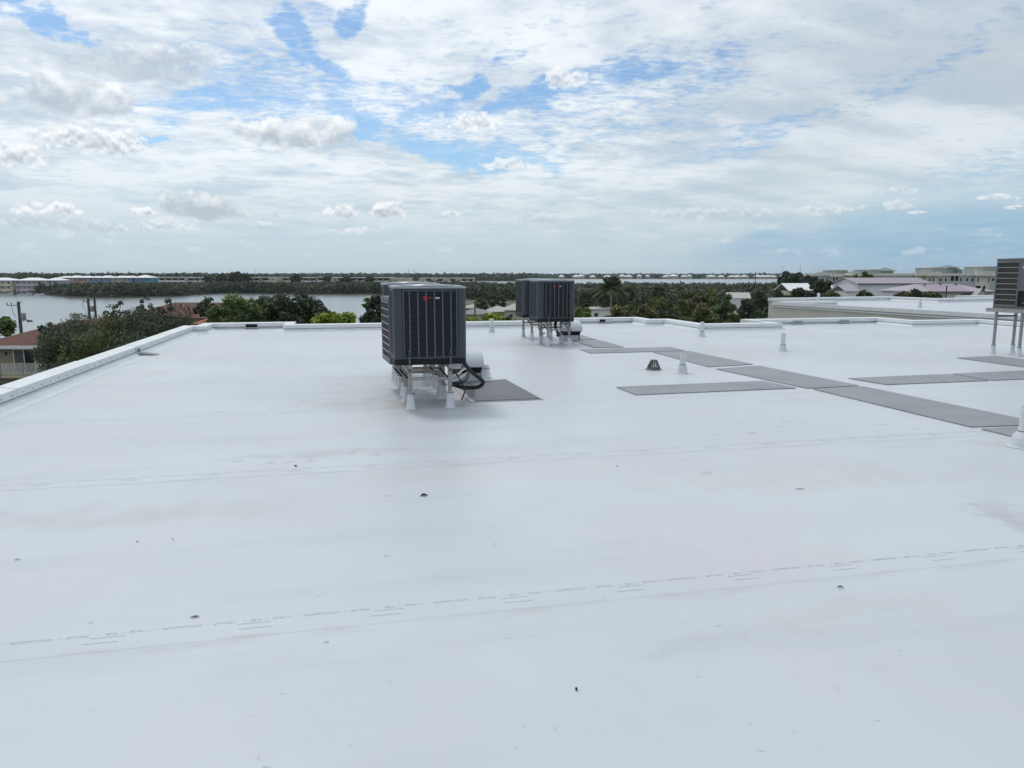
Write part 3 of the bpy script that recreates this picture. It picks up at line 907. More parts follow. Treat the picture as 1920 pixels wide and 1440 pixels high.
def guard_unit(label, hw, hd, h, y_panel, coil='tan_coil'):
    """slim unit: wire coil guard on the left side, service panel towards the near end"""
    t = thing('air_conditioner', label, 'air conditioner', (0, 0, 0), 0, 'tan grilled condenser units')
    MB().box(-hw, hw, -hd, hd, 0, .05).build('base_pan', M['cab_grey'], t)
    MB().box(-hw + .03, hw - .002, -hd + .02, hd - .02, .052, h - .06).build('coil', M[coil], t)
    MB().box(-hw, hw, -hd, hd, h - .058, h).build('top_cover', M['cab_grey'], t)
    MB().box(-hw, -hw + .025, hd - .04, hd, .052, h - .060).build('corner_post', M['cab_grey'], t)
    MB().box(-hw, -hw + .025, y_panel, y_panel + .035, .052, h - .060).build('corner_post', M['cab_grey'], t)
    n = 8
    for k in range(n + 1):
        z = .06 + (h - .14) * k / n
        MB().box(-hw - .006, -hw + .004, y_panel + .036, hd - .041, z, z + .011).build('guard_bar', M['tan_metal'], t)
    wr = MB()
    m_ = int((hd - .04 - y_panel - .04) / .022)
    for k in range(m_):
        y = y_panel + .045 + k * .022
        wr.box(-hw + .006, -hw + .010, y, y + .004, .055, h - .065)
    w_ = wr.build('guard_wires', M['cab_grey'], t)
    w_['kind'] = 'stuff'
    if y_panel > -hd + .05:
        MB().box(-hw, -hw + .02, -hd, y_panel - .004, .36 * h, h - .060).build('service_panel', M['cab_grey'], t)
        MB().box(-hw + .022, -hw + .028, -hd + .02, y_panel - .004, .055, .355 * h).build('bay_shade', M['shade_and_black'], t)  # dark sheet stands for the shade inside the bay
        pn = t.children[-2]
        MB().box(-hw - .002, -hw - .0005, y_panel - .20, y_panel - .07, h * .80, h * .845).build('rating_label', M['label'], pn)
        MB().box(-hw - .002, -hw - .0005, y_panel - .36, y_panel - .17, h * .895, h * .935).build('rating_label', M['label'], pn)
        MB().tube([(-hw - .02, y_panel - .15, .12), (-hw - .03, y_panel - .3, .13), (-hw - .02, y_panel - .5, .10)], .008, 6).build('service_valve', M['copper'], t, True)
    MB().box(-hw, hw, -hd + .001, -hd + .016, .052, h - .06).build('end_panel', M['cab_grey'], t)
    return t
gu = guard_unit('tan grilled condenser squeezed directly behind the nearest dark unit', .21, .43, .92, -.42, 'tan_coil_light')
gu.location = (.764, 10.694, .45)
gu.rotation_euler.z = R(4.1)
rt = guard_unit('grey condenser with tan coil guard cut off at the right edge of the frame', .30, .62, 1.03, .05)
rt.location = (13.76, 12.56, .97)

stand('galvanised stand on white cone boots under the nearest condenser', .77, 1.27, 9.22, 9.90, .57, (0, 0))
stand('galvanised stand under the tan grilled unit in the near row', .77, 1.27, 10.27, 10.95, .45, (0, 0), straps=False)
stand('galvanised stand at the back of the near row', .75, 1.25, 11.25, 11.97, .57, (0, 0), straps=False)
stand('galvanised stand on cone boots under the middle distance condenser', 4.64, 5.16, 16.76, 17.46, .57, (0, 0))
stand('galvanised stand behind the middle distance one, under the half hidden unit', 4.69, 5.2, 18.5, 19.44, .57, (0, 0), straps=False)

# tall pipe legged stand at the right edge
ts = thing('equipment_stand', 'tall stand of round grey pipe legs at the right edge', 'equipment stand', (0, 0, 0), 0, 'metal equipment stands on booted legs')
MB().box(13.36, 14.15, 11.95, 13.25, .89, .968).build('platform', M['galv'], ts)
for x, y in ((13.47, 13.08), (13.97, 13.08), (13.52, 12.50), (14.03, 12.50)):
    lg = MB().lathe([(.031, .006), (.031, .888)], 14, (x, y, 0)).build('leg', M['galv'], ts, True)
    MB().lathe([(.068, .0042), (.066, .0065), (.052, .010), (.048, .02), (.040, .185), (.038, .20)], 16, (x, y, 0)).build('boot', M['boot'], lg, True)
    MB().lathe([(.043, .178), (.043, .196)], 16, (x, y, 0)).build('clamp', M['clamp'], lg)
MB().bar((13.50, 13.08, .80), (13.94, 13.08, .80), .03).build('crossbar', M['ac_base'], ts)
MB().bar((13.55, 12.50, .80), (14.0, 12.50, .80), .03).build('crossbar', M['ac_base'], ts)

# ------------------------------------------------------------------ line-set hoods
def hood(label, loc):
    t = thing('pipe_hood', label, 'pipe hood', loc, 0, 'rounded white pipe hoods beside the condensers')
    r, n, w, z0 = .30, 12, .24, .25
    prof = [(.30, z0)] + [(.30 - r * math.sin(R(90 * k / n)) * 1.0, z0 + .235 * math.cos(R(90 * k / n)) ** 1.0) for k in range(n + 1)]
    prof = [(y - .3, z) for y, z in prof]                # quarter drum: high at the back, low lip at the front
    th = MB()
    m_ = len(prof)
    vs = [(-w, y, z) for y, z in prof] + [(w, y, z) for y, z in prof]
    fs = [(i, i + 1, m_ + i + 1, m_ + i) for i in range(m_ - 1)] + [tuple(range(m_ - 1, -1, -1)), tuple(range(m_, 2 * m_))]
    th.add(vs, fs)
    th.build('hood_shell', M['hood'], t, True)
    MB().box(-w + .01, w - .01, -.285, -.01, z0 - .006, z0 - .001).build('painted_opening', M['shade_and_black'], t)  # near-black slab painted as the shade under the closed shell
    MB().hexa([(-w, -.28, z0 - .012), (w, -.28, z0 - .012), (w, -.27, z0 - .012), (-w, -.27, z0 - .012)], [(-w, -.30, z0 - .001), (w, -.30, z0 - .001), (w, -.29, z0 - .001), (-w, -.29, z0 - .001)]).build('lip', M['hood'], t)
    MB().hexa([(-w + .02, -.12, .13), (w - .02, -.12, .13), (w - .02, -.005, .13), (-w + .02, -.005, .13)], [(-w + .02, -.27, z0 - .013), (w - .02, -.27, z0 - .013), (w - .02, -.005, z0 - .013), (-w + .02, -.005, z0 - .013)]).build('throat_shade', M['shade_and_black'], t)  # solid dark block in place of the shaded inside
    MB().box(-w + .015, w - .015, -.13, .03, .0045, .128).build('curb', M['boot'], t)
    MB().box(w - .03, w - .012, -.16, -.14, .0045, z0 - .014).build('post', M['galv'], t)
    return t
hood('rounded white pipe hood at the right of the nearest condenser', (1.86, 11.62, 0))
h2 = hood('rounded white pipe hood at the right of the middle distance condenser', (5.62, 18.2, 0))

# ------------------------------------------------------------------ insulated lines
def bez(pts, n=7):
    pts = [Vector(p) for p in pts]
    out = []
    for i in range(len(pts) - 1):
        p0, p1, p2, p3 = pts[max(i - 1, 0)], pts[i], pts[i + 1], pts[min(i + 2, len(pts) - 1)]
        for k in range(n):
            t = k / n
            out.append(.5 * ((2 * p1) + (p2 - p0) * t + (2 * p0 - 5 * p1 + 4 * p2 - p3) * t * t + (3 * p1 - p0 - 3 * p2 + p3) * t ** 3))
    return out + [pts[-1]]
HG = 'insulated line sets between condensers and pipe hoods'
def hose(label, pts, r, m_='black'):
    return tag(MB().tube(bez(pts), r, 8).build('refrigerant_line', M[m_], None, True), label, 'pipe', HG)
hose('thick black insulated pipe bending down from the near condenser corner', [(1.43, 9.28, .63), (1.47, 9.22, .55), (1.58, 9.24, .43), (1.69, 9.28, .34), (1.715, 9.33, .29), (1.66, 9.42, .225), (1.5, 9.6, .20), (1.38, 9.85, .21)], .026)
hose('black insulated pipe looping under the near condenser into the hood', [(1.36, 9.6, .26), (1.5, 9.72, .25), (1.64, 10.1, .26), (1.75, 10.7, .25), (1.82, 11.3, .22), (1.85, 11.5, .20)], .022)
hose('thin black pipe running along the rear of the near condensers to the hood', [(1.34, 9.7, .42), (1.46, 9.95, .38), (1.6, 10.5, .34), (1.74, 11.1, .24), (1.80, 11.5, .19)], .016)
hose('black insulated pipe, uppermost of the bundle reaching the near hood', [(1.32, 9.5, .40), (1.50, 9.9, .42), (1.68, 10.6, .40), (1.80, 11.2, .27), (1.83, 11.45, .2)], .018)
hose('pale grey pipe between the black ones of the near condenser', [(1.33, 9.55, .36), (1.48, 9.85, .36), (1.66, 10.5, .33), (1.82, 11.2, .23)], .014, 'pvc')
hose('second pale grey pipe low in the bundle beside the near stand', [(1.33, 9.5, .30), (1.47, 9.8, .29), (1.68, 10.5, .26), (1.84, 11.3, .19)], .014, 'pvc')
hose('bare copper pipe between the near condenser and the hood', [(1.34, 9.75, .34), (1.52, 10.1, .31), (1.7, 10.9, .28), (1.84, 11.46, .21)], .009, 'copper')
hose('dark conduit drooping below the near condenser towards the ribbed pad', [(1.35, 9.5, .48), (1.44, 9.6, .33), (1.5, 9.5, .20), (1.46, 9.3, .16), (1.42, 9.24, .10)], .010)
hose('black insulated pipe hanging in a loop under the middle distance condenser', [(4.9, 17.0, .56), (4.86, 16.9, .45), (4.92, 16.9, .3), (5.02, 17.2, .2), (5.25, 17.8, .22), (5.6, 18.02, .2)], .035)
hose('second black pipe of the middle distance condenser running to its hood', [(5.2, 16.95, .5), (5.24, 17.0, .38), (5.36, 17.4, .3), (5.55, 17.9, .25), (5.6, 18.06, .22)], .028)
hose('thin dark cable curling below the half hidden condenser', [(4.75, 18.0, .5), (4.68, 17.8, .36), (4.72, 17.7, .24), (4.85, 17.75, .22)], .012)
jb = tag(MB().box(-.065, .065, -.02, .02, -.022, .022).build('junction_box', M['label'], None, loc=(1.36, 9.3, .515)), 'small white box under the right corner of the near condenser', 'junction box')

# ------------------------------------------------------------------ vent pipes and drain
VG = 'white plastic vent pipes in rubber boots'
def vent(label, x, y, top, bh, rb, rp, fat=False):
    t = thing('vent_pipe', label, 'vent pipe', (x, y, 0), 0, VG)
    MB().lathe([(rb + .028, .0042), (rb + .025, .0065), (rb + .004, .010), (rb, .02), (rb * .93, bh * .45), (rb * .78, bh * .72), (rp + .012, bh * .92), (rp + .008, bh)], 24).build('boot', M['boot'], t, True)
    if top > bh:
        MB().lathe([(rp + .013, bh - .016), (rp + .013, bh - .004)], 24).build('clamp', M['clamp'], t)
        MB().lathe([(rp, .02), (rp, top), (rp - .006, top + .001), (rp - .006, top - .10)], 24, cap=False).build('pipe', M['pvc'], t, True)
        MB().lathe([(rp - .007, top - .11), (rp - .007, top - .10)], 20).build('bore_shade', M['shade_and_black'], t)  # dark plug stands for the unlit depth of the pipe
    return t
vent('short vent pipe in front of the back parapet, right of the near condenser', 4.14, 21.07, .40, .165, .088, .048)
vent('vent pipe standing at the inner corner of the back parapet', 9.41, 18.39, .40, .15, .088, .05)
vent('tall slim vent pipe alone on the open right part of the roof', 9.40, 14.55, .395, .155, .085, .05)
vent('vent pipe right next to the black dome strainer', 5.61, 11.62, .355, .165, .088, .048)
vent('squat boot with a short pipe stub beside the near pipe hood', 2.21, 11.79, .215, .175, .085, .058)
vent('fat vent pipe cut off by the right edge of the frame', 6.51, 5.86, .40, .17, .12, .058)

dr = thing('roof_drain', 'dark slotted dome strainer standing on the white roof', 'roof drain', (5.33, 12.19, 0))
MB().lathe([(.145, .0045), (.142, .012), (.118, .022), (.112, .036)], 24).build('strainer_ring', M['iron'], dr, True)
MB().lathe([(.058, .162), (.062, .170), (.050, .178), (.02, .182)], 20).build('strainer_cap', M['iron'], dr, True)
bar0 = MB().hexa([(.108, -.006, .034), (.120, -.006, .034), (.120, .006, .034), (.108, .006, .034)], [(.050, -.005, .166), (.060, -.005, .166), (.060, .005, .166), (.050, .005, .166)]).build('strainer_bar', M['iron'], dr)
for k in range(1, 18):
    c = bar0.copy()
    COL.objects.link(c)
    c.rotation_euler.z = 2 * PI * k / 18

# ------------------------------------------------------------------ scraps lying on the roof
def scrap(label, x, y, l, w, h, rz, cat='leaf', name='dry_leaf', m_='debris', seed=1):
    rng = random.Random(seed)
    mb = MB()
    n = 7
    top, bot = [], []
    for k in range(n):
        t = k / (n - 1)
        ww = w * math.sin(PI * (t * .9 + .05)) * rng.uniform(.8, 1.15)
        zz = .005 + h * math.sin(PI * t) * rng.uniform(.6, 1)
        top.append(((t - .5) * l, ww / 2, zz))
        bot.append(((t - .5) * l, -ww / 2, zz * .8 + .002))
    vs = top + bot + [(x_, y_, z_ - .002) for x_, y_, z_ in top + bot]
    fs = [(i, n + i, n + i + 1, i + 1) for i in range(n - 1)] + [(2 * n + i, 2 * n + i + 1, 3 * n + i + 1, 3 * n + i) for i in range(n - 1)]
    fs += [(i, i + 1, 2 * n + i + 1, 2 * n + i) for i in range(n - 1)] + [(n + i, 3 * n + i, 3 * n + i + 1, n + i + 1) for i in range(n - 1)]
    mb.add(vs, fs)
    return tag(mb.build(name, M[m_], None, loc=(x, y, 0), rz=rz), label, cat, 'scraps lying on the roof')
scrap('curled black leaf lying alone on the roof below the near condenser', .55, 5.53, .062, .036, .012, .2, seed=2)
scrap('small round black scrap on the roof left of the near condenser', -.47, 6.65, .028, .026, .012, .9, 'scrap', 'dark_scrap', seed=3)
scrap('pale brown leaf lying just above the printed seam on the left', -.78, 3.74, .042, .014, .004, .1, m_='leaf_brown', seed=4)
scrap('tiny black chip near the bottom middle of the roof', .88, 2.70, .022, .010, .008, 1.1, 'scrap', 'dark_scrap', seed=5)
scrap('dark leaf lying below the printed seam on the right', 2.59, 3.34, .035, .014, .008, -.3, seed=6)
scrap('thin grey splinter at the left edge of the roof', -1.96, 4.77, .032, .008, .004, .25, 'scrap', 'dark_scrap', seed=7)
scrap('left one of two tiny black crumbs on the left of the roof', -1.34, 4.93, .012, .010, .008, 0, 'scrap', 'dark_scrap', seed=8)
scrap('right one of two tiny black crumbs on the left of the roof', -1.13, 4.93, .011, .010, .008, 0, 'scrap', 'dark_scrap', seed=9)
scrap('dark crumb on the roof straight below the ribbed pad', 2.31, 6.03, .016, .013, .008, 0, 'scrap', 'dark_scrap', seed=10)
scrap('dark twig lying in the middle right of the roof', 3.48, 5.04, .075, .008, .006, -.2, 'twig', 'twig', seed=11)

# ================================================================== land and water
GZ, WZ = -9.8, -10.8
def land(name, pts, z, m_, thick=.9):
    mb = MB().prism([(V(*p).x, V(*p).y) for p in pts][::-1] if False else [(V(*p).x, V(*p).y) for p in pts], z - thick, z)
    o = mb.build(name, m_)
    return tag(o, kind='structure')
def water_material():
    m = bpy.data.materials.new('bay_water')
    m.use_nodes = True
    t = m.node_tree
    q = G(t)
    b = t.nodes['Principled BSDF']
    p = q.n('ShaderNodeNewGeometry').outputs['Position']
    n = q.noise(p, .02, 4, .6)
    t.links.new(q.mix(q.ss(n, .35, .65), (.16, .20, .22), (.20, .24, .26)), b.inputs['Base Color'])
    b.inputs['Roughness'].default_value = .22
    b.inputs['Specular IOR Level'].default_value = .5
    h = q.m('ADD', q.noise(p, .7, 4, .6), q.noise(p, .12, 3, .6))
    bp = q.n('ShaderNodeBump', {'Strength': .4, 'Distance': .2, 'Height': h})
    t.links.new(bp.outputs[0], b.inputs['Normal'])
    return m
M['water'] = water_material()
M['ground'] = mat('rough_grass', (.060, .075, .032), .95, 0, (.14, .125, .085), .06, 6, world=True)
wm = MB()
wm.add([(-5200, -1500, WZ), (5200, -1500, WZ), (5200, 5200, WZ), (-5200, 5200, WZ)], [(0, 1, 2, 3)])
tag(wm.build('water', M['water']), kind='structure')
land('ground', [(-900, -800), (1500, -800), (1500, 500), (800, 470), (250, 432), (100, 430), (7.85, 440), (-71.82, 434), (-64.19, 400), (-39.37, 345), (-21.05, 314), (-26, 240), (-34, 190), (-36, 150), (-62, 126), (-125, 116), (-900, 95)], GZ, M['ground'])
land('island_ground', [(-408.99, 470), (-275.85, 437), (-227.92, 385), (-202.74, 374), (-178.84, 398), (-182.14, 456), (-124.39, 436), (-74.64, 436), (-17.97, 420), (-8.56, 600), (-133.52, 720), (-626.53, 720)], -10.2, M['ground'])
land('far_shore', [(-3500, 1130), (-400, 1160), (-50.16, 1172), (23.18, 1300), (111.27, 1560), (1200, 1600), (3900, 1600), (3900, 4800), (-3500, 4800)], -9.9, M['ground'])

# ================================================================== leaves, trees
def quads_mesh(name, P, A, B_, m_):
    n = len(P)
    co = np.empty((n, 4, 3), np.float32)
    co[:, 0] = P - A - B_
    co[:, 1] = P + A - B_
    co[:, 2] = P + A + B_
    co[:, 3] = P - A + B_
    me = bpy.data.meshes.new(name)
    me.vertices.add(4 * n)
    me.vertices.foreach_set('co', co.ravel())
    me.loops.add(4 * n)
    me.loops.foreach_set('vertex_index', np.arange(4 * n, dtype=np.int32))
    me.polygons.add(n)
    me.polygons.foreach_set('loop_start', np.arange(0, 4 * n, 4, dtype=np.int32))
    me.update(calc_edges=True)
    me.materials.append(m_)
    return me

def leaf_cloud(C, rad, n, size, rng, flat=.75, up=.35, asp=.5, shell=.45):
    """leaves scattered through clumps: C (k,3) centres, rad (k,) radii"""
    w = rad ** 2
    idx = rng.choice(len(C), n, p=w / w.sum())
    dv = rng.normal(size=(n, 3))
    dv /= np.linalg.norm(dv, axis=1)[:, None]
    rr = (shell + (1 - shell) * rng.random(n) ** .6) * rng.uniform(.75, 1.18, n)
    P = C[idx] + dv * (rr * rad[idx])[:, None] * np.array([1, 1, flat])
    N = dv * .6 + rng.normal(size=(n, 3)) * .75 + np.array([0, 0, up])
    N /= np.linalg.norm(N, axis=1)[:, None]
    T = rng.normal(size=(n, 3))
    A = np.cross(N, T)
    A /= np.linalg.norm(A, axis=1)[:, None]
    B_ = np.cross(N, A)
    s = size * rng.uniform(.55, 1.35, n)
    return P, A * (s * .5)[:, None], B_ * (s * .5 * asp)[:, None]

def crown_clumps(rng, K, rx, ry, rz, cr, hollow=.5, bottom=-.55):
    out = []
    while len(out) < K:
        v = rng.normal(size=3)
        v /= np.linalg.norm(v)
        if v[2] < bottom:
            continue
        q = hollow + (1 - hollow) * rng.random() ** .7
        out.append(v * q * np.array([rx, ry, rz]) * rng.uniform(.82, 1.08))
    C = np.array(out)
    return C, cr * rng.uniform(.6, 1.25, K)

def tree(name, label, r, f, z0, h, rx, rz_, leafm, barkm, n=4000, leaf=.3, K=26, cr=None, seed=1, group=None, cat='tree', trunk_r=.16, limbs=6, zc=None, shell=.45, hollow=.5, lean=0.0, asp=.5, twigs=0):
    rng = np.random.default_rng(seed)
    t = thing(name, label, cat, V(r, f, z0), -HEAD + (seed * 1.7) % 6.28 * 0, group)
    zc = h - rz_ if zc is None else zc
    cr = cr or rx * .34
    C, rad = crown_clumps(rng, K, rx, rx * .9, rz_, cr, hollow)
    C = C + np.array([lean, 0, zc])
    P, A, B_ = leaf_cloud(C, rad, n, leaf, rng, asp=asp, shell=shell)
    tr = MB()
    top = np.array([lean * .8, 0, zc])
    p1 = np.array([rng.uniform(-.2, .2), rng.uniform(-.2, .2), max(.3, zc - rz_ * .75)])
    tr.tube([(0, 0, -.1), tuple(p1 * .5), tuple(p1), tuple(top)], [trunk_r * 1.25, trunk_r, trunk_r * .85, trunk_r * .35], 8)
    order = rng.permutation(K)[:limbs + twigs]
    for j, i in enumerate(order):
        s = p1 + (top - p1) * rng.uniform(0, .5)
        e = C[i]
        m_ = (s + e) / 2 + rng.normal(size=3) * rx * .09 + np.array([0, 0, -.05 * rz_])
        k = 1.0 if j < limbs else .45
        tr.tube([tuple(s), tuple(m_), tuple(e)], [trunk_r * .5 * k, trunk_r * .34 * k, trunk_r * .14 * k], 6)
    tr.build('trunk', barkm, t, True)
    link('crown', quads_mesh('crown', P, A, B_, leafm), None, t)
    return t

def retree(src, label, r, f, z0, sc, rot, group=None):
    c = copy_tree(src)
    c.location = V(r, f, z0)
    c.rotation_euler.z = rot
    c.scale = (sc, sc, sc) if not hasattr(sc, '__len__') else sc
    c['label'] = label
    if group:
        c['group'] = group
    return c

GL = 'trees between the house and our parapet'
tree('leafy_tree', 'dark fine-leaved tree hiding the right end of the balcony', -27.89, 47, GZ, 8.28, 2.1, 2.5, F_dark, M['bark'], 15000, .13, 46, .85, 11, GL, limbs=8, hollow=.25, asp=.35)
tree('leafy_tree', 'dark bushy tree standing in front of the left red tiled hip roof', -25.40, 46, GZ, 8.88, 2.0, 2.7, F_olive, M['bark'], 14000, .12, 46, .8, 12, GL, limbs=8, hollow=.3, asp=.3)
tree('leafy_tree', 'dark bushy tree in the middle of the left hedge-like mass', -23.87, 47, GZ, 9.09, 2.2, 3.0, F_dark, M['bark'], 16000, .12, 48, .85, 13, GL, limbs=8, hollow=.3, asp=.3)
tree('leafy_tree', 'dark tree touching the far left corner of our parapet', -21.13, 46, GZ, 9.53, 1.7, 3.0, F_dark, M['bark'], 13000, .12, 42, .8, 14, GL, limbs=7, hollow=.3, asp=.3)
tree('leafy_tree', 'dark tree pressed in front of the ridge of the left red roof', -29.61, 51, GZ, 8.37, 2.2, 2.4, F_dark, M['bark'], 15000, .13, 44, .85, 25, GL, limbs=6, hollow=.25, asp=.35)
tree('leafy_tree', 'dark tree filling the gap below the thin see-through branches', -26.32, 50, GZ, 8.79, 2.2, 2.6, F_olive, M['bark'], 15000, .13, 44, .85, 26, GL, limbs=6, hollow=.25, asp=.35)
tree('leafy_tree', 'dark tree below the twiggy treetop by the second red roof', -24.11, 50, GZ, 9.18, 2.0, 2.6, F_dark, M['bark'], 14000, .13, 42, .8, 27, GL, limbs=6, hollow=.25, asp=.35)
tree('leafy_tree', 'low dark undergrowth tree just outside the left parapet', -23.04, 41, GZ, 7.76, 2.2, 2.5, F_dark, M['bark'], 12000, .12, 40, .85, 15, GL, limbs=6, hollow=.3, asp=.3)
tree('leafy_tree', 'dark undergrowth tree outside the parapet under the bushy ones', -19.91, 40, GZ, 8.65, 2.4, 2.5, F_dark, M['bark'], 12000, .12, 40, .85, 16, GL, limbs=6, hollow=.3, asp=.3)
tree('sparse_tree', 'thin see-through branches standing up against the water, nearest the poles', -27.71, 52, GZ, 9.87, 1.05, 1.6, F_dark, M['bark'], 420, .17, 22, .24, 17, GL, trunk_r=.06, limbs=14, twigs=8)
tree('sparse_tree', 'thin see-through branches against the water above the dark mass', -25.67, 52, GZ, 9.98, 1.0, 1.5, F_dark, M['bark'], 520, .17, 22, .24, 18, GL, trunk_r=.06, limbs=14, twigs=8)
tree('sparse_tree', 'thin twiggy treetop right beside the second red roof', -24.29, 52, GZ, 9.98, .8, 1.4, F_dark, M['bark'], 420, .17, 18, .24, 19, GL, trunk_r=.06, limbs=12, twigs=6)
tree('sparse_tree', 'small dark sprigs on the left edge of the red hip roof', -32.49, 52, GZ, 8.27, .85, .9, F_dark, M['bark'], 500, .15, 18, .26, 20, GL, trunk_r=.06, limbs=10, twigs=6)
tree('sparse_tree', 'pale spiky tuft above the red hip roof', -30.71, 52, GZ, 8.68, .75, .9, F_olive, M['bark'], 520, .22, 14, .26, 21, GL, trunk_r=.05, limbs=8, twigs=6, asp=.16)
tree('leafy_tree', 'dark green treetop cut off by the left edge of the frame', -33.55, 48, GZ, 8.69, .95, .8, F_mid, M['bark'], 2600, .16, 18, .34, 22, GL, trunk_r=.07)
GM = 'trees behind the back parapet'
tree('spreading_tree', 'spreading tree with pale bare branches behind the left end of the back parapet', -17.23, 47, GZ, 10.29, 2.0, 1.3, F_mid, M['bark_pale'], 6500, .17, 40, .5, 31, GM, trunk_r=.13, limbs=18, hollow=.62, zc=8.6, twigs=10)
tree('spreading_tree', 'dense dark round tree left of the lime shrub', -14.11, 48, GZ, 10.20, 2.3, 2.0, F_dark, M['bark_pale'], 12000, .17, 46, .6, 32, GM, trunk_r=.13, limbs=14, hollow=.5)
tree('spreading_tree', 'lower dark tree filling in between the two spreading trees', -16.69, 50, GZ, 9.57, 1.9, 1.5, F_mid, M['bark_pale'], 8000, .17, 34, .5, 33, GM, trunk_r=.12, limbs=12)
tree('spreading_tree', 'dark shrubby tree sloping down right of the dense round tree', -12.73, 50, GZ, 9.18, 1.2, 1.1, F_dark, M['bark_pale'], 3000, .22, 22, .4, 34, GM, trunk_r=.1)
tree('spreading_tree', 'bare twiggy sprig at the left of the spreading pale-branched tree', -19.69, 48, GZ, 9.86, .7, .8, F_dark, M['bark_pale'], 650, .2, 16, .3, 35, GM, trunk_r=.06, limbs=12, twigs=4)
tree('lime_shrub', 'bright lime green shrub behind the parapet left of the near condenser', -9.64, 40, GZ, 9.36, 1.15, 1.0, F_lime, M['bark'], 3600, .2, 26, .38, 36, GM, 'shrub', .08)
tree('leafy_tree', 'dark tree peeping out at the left edge of the near condenser', -11.23, 62, GZ, 9.69, 1.15, 1.5, F_dark, M['bark'], 4200, .24, 28, .5, 37, GM)
tree('leafy_tree', 'leaning thin branch of leaves over the water left of the near condenser', -12.42, 64, GZ, 9.49, .7, .6, F_olive, M['bark'], 500, .22, 12, .25, 38, GM, trunk_r=.05, limbs=8)
for i, (lab, r, f, zt, w) in enumerate([('lime green shrub right beside the near condenser behind the parapet', -2.39, 44, 8.93, .55), ('lime green shrub behind the short vent pipe at the back', -1.22, 44, 9.08, .85), ('lime and dark shrub left of the middle distance condensers', -0.25, 44, 8.93, .6)]):
    tree('lime_shrub', lab, r, f, GZ, zt, w, .8, F_lime if i < 2 else F_mid, M['bark'], 2400, .2, 20, .3, 40 + i, GM, 'shrub', .07)

# belt of trees right of the middle distance condensers
GR = 'trees in the belt right of the middle distance condensers'
BELT = [
    ('low bushy tree at the right edge of the middle distance condensers', 1092, 572, 1.9, 110, F_mid), ('round dark tree under the tall feathery palm', 1165, 566, 2.0, 105, F_olive),
    ('bright green crown right of the tall feathery palm', 1180, 560, 1.6, 118, F_mid), ('tree with pale trunk straight above the parapet return', 1213, 566, 2.0, 108, F_olive),
    ('broad tree left of the highest crown in the belt', 1243, 553, 2.4, 125, F_mid), ('highest yellowish crown in the middle of the belt', 1302, 534, 2.7, 130, F_olive),
    ('yellow green crown right beside the highest one', 1336, 538, 2.3, 128, F_mid), ('dense lower tree below the highest crown', 1290, 562, 2.3, 104, F_olive),
    ('brownish green tree behind the corner vent pipe', 1322, 570, 2.0, 98, F_olive), ('tall crown left of the white gable wall', 1358, 552, 2.1, 122, F_mid),
    ('dark tree in front of the white gable wall', 1404, 557, 1.6, 112, F_dark), ('bright green bush low beside the neighbouring roof', 1435, 585, 1.5, 96, F_mid),
    ('dark tree tucked against the neighbouring beige wall', 1448, 564, 1.6, 118, F_dark), ('light speckled bush low in the belt above the parapet', 1378, 584, 1.5, 92, F_mid),
    ('dark gap-filling tree low in the belt left of the corner vent', 1255, 582, 1.9, 92, F_dark), ('small tree low between the palms and the belt', 1140, 586, 1.4, 92, F_mid),
    ('round tree on the far side of the belt under the white shoreline', 1425, 547, 2.0, 150, F_dark), ('far dark tree between belt and neighbouring roof', 1462, 545, 1.9, 160, F_dark)]
SRC = {}
for i, (lab, px, py, rx, f, fm) in enumerate(BELT):
    r, zt = (px - 960) / 1402 * f, 1.7 - (py - 512) / 1402 * f
    h = zt - GZ
    tree('leafy_tree', lab, r, f, GZ, h, rx * f / 118, h * .42, fm, M['bark_pale'] if i % 3 == 0 else M['bark'], 5200, .34, 34, rx * .34, 60 + i, GR, trunk_r=.14, limbs=7, hollow=.4)

# palms
def frond_mb(rng, n, L, pitch0, pitch1, droop, fan=True):
    P, A, B_ = [], [], []
    for i in range(n):
        a = 2 * PI * (i * .381966) + rng.uniform(-.2, .2)
        pt = pitch0 + (pitch1 - pitch0) * (i / max(1, n - 1)) + rng.uniform(-.15, .15)
        d_ = np.array([math.cos(a) * math.cos(pt), math.sin(a) * math.cos(pt), math.sin(pt)])
        side = np.array([-math.sin(a), math.cos(a), 0.0])
        if fan:
            c = d_ * L * .45
            for k in range(9):
                b = (k - 4) / 4 * 1.25
                q = d_ * math.cos(b) + side * math.sin(b)
                q = q + np.array([0, 0, -droop * (.35 + .3 * abs(b))])
                q /= np.linalg.norm(q)
                w = np.cross(q, np.array([.2, .1, 1.0]))
                w /= np.linalg.norm(w)
                l = L * .55 * (1 - .18 * abs(b))
                P.append(c + q * l / 2); A.append(q * l / 2); B_.append(w * L * .06)
        else:
            for k in range(16):
                t = (k + 1) / 16
                c = d_ * L * t + np.array([0, 0, -droop * L * t * t])
                for s in (-1, 1):
                    q = side * s * .8 + d_ * .5 + np.array([0, 0, -.45])
                    q /= np.linalg.norm(q)
                    w = np.cross(q, d_ + np.array([0, 0, .3]))
                    w /= np.linalg.norm(w)
                    l = L * .30 * math.sin(PI * (.12 + .8 * t))
                    P.append(c + q * l / 2); A.append(q * l / 2); B_.append(np.cross(q, w) * L * .034)
            P.append(d_ * L * .5 + np.array([0, 0, -droop * L * .25])); A.append(d_ * L * .5); B_.append(side * .03)
    return np.array(P), np.array(A), np.array(B_)

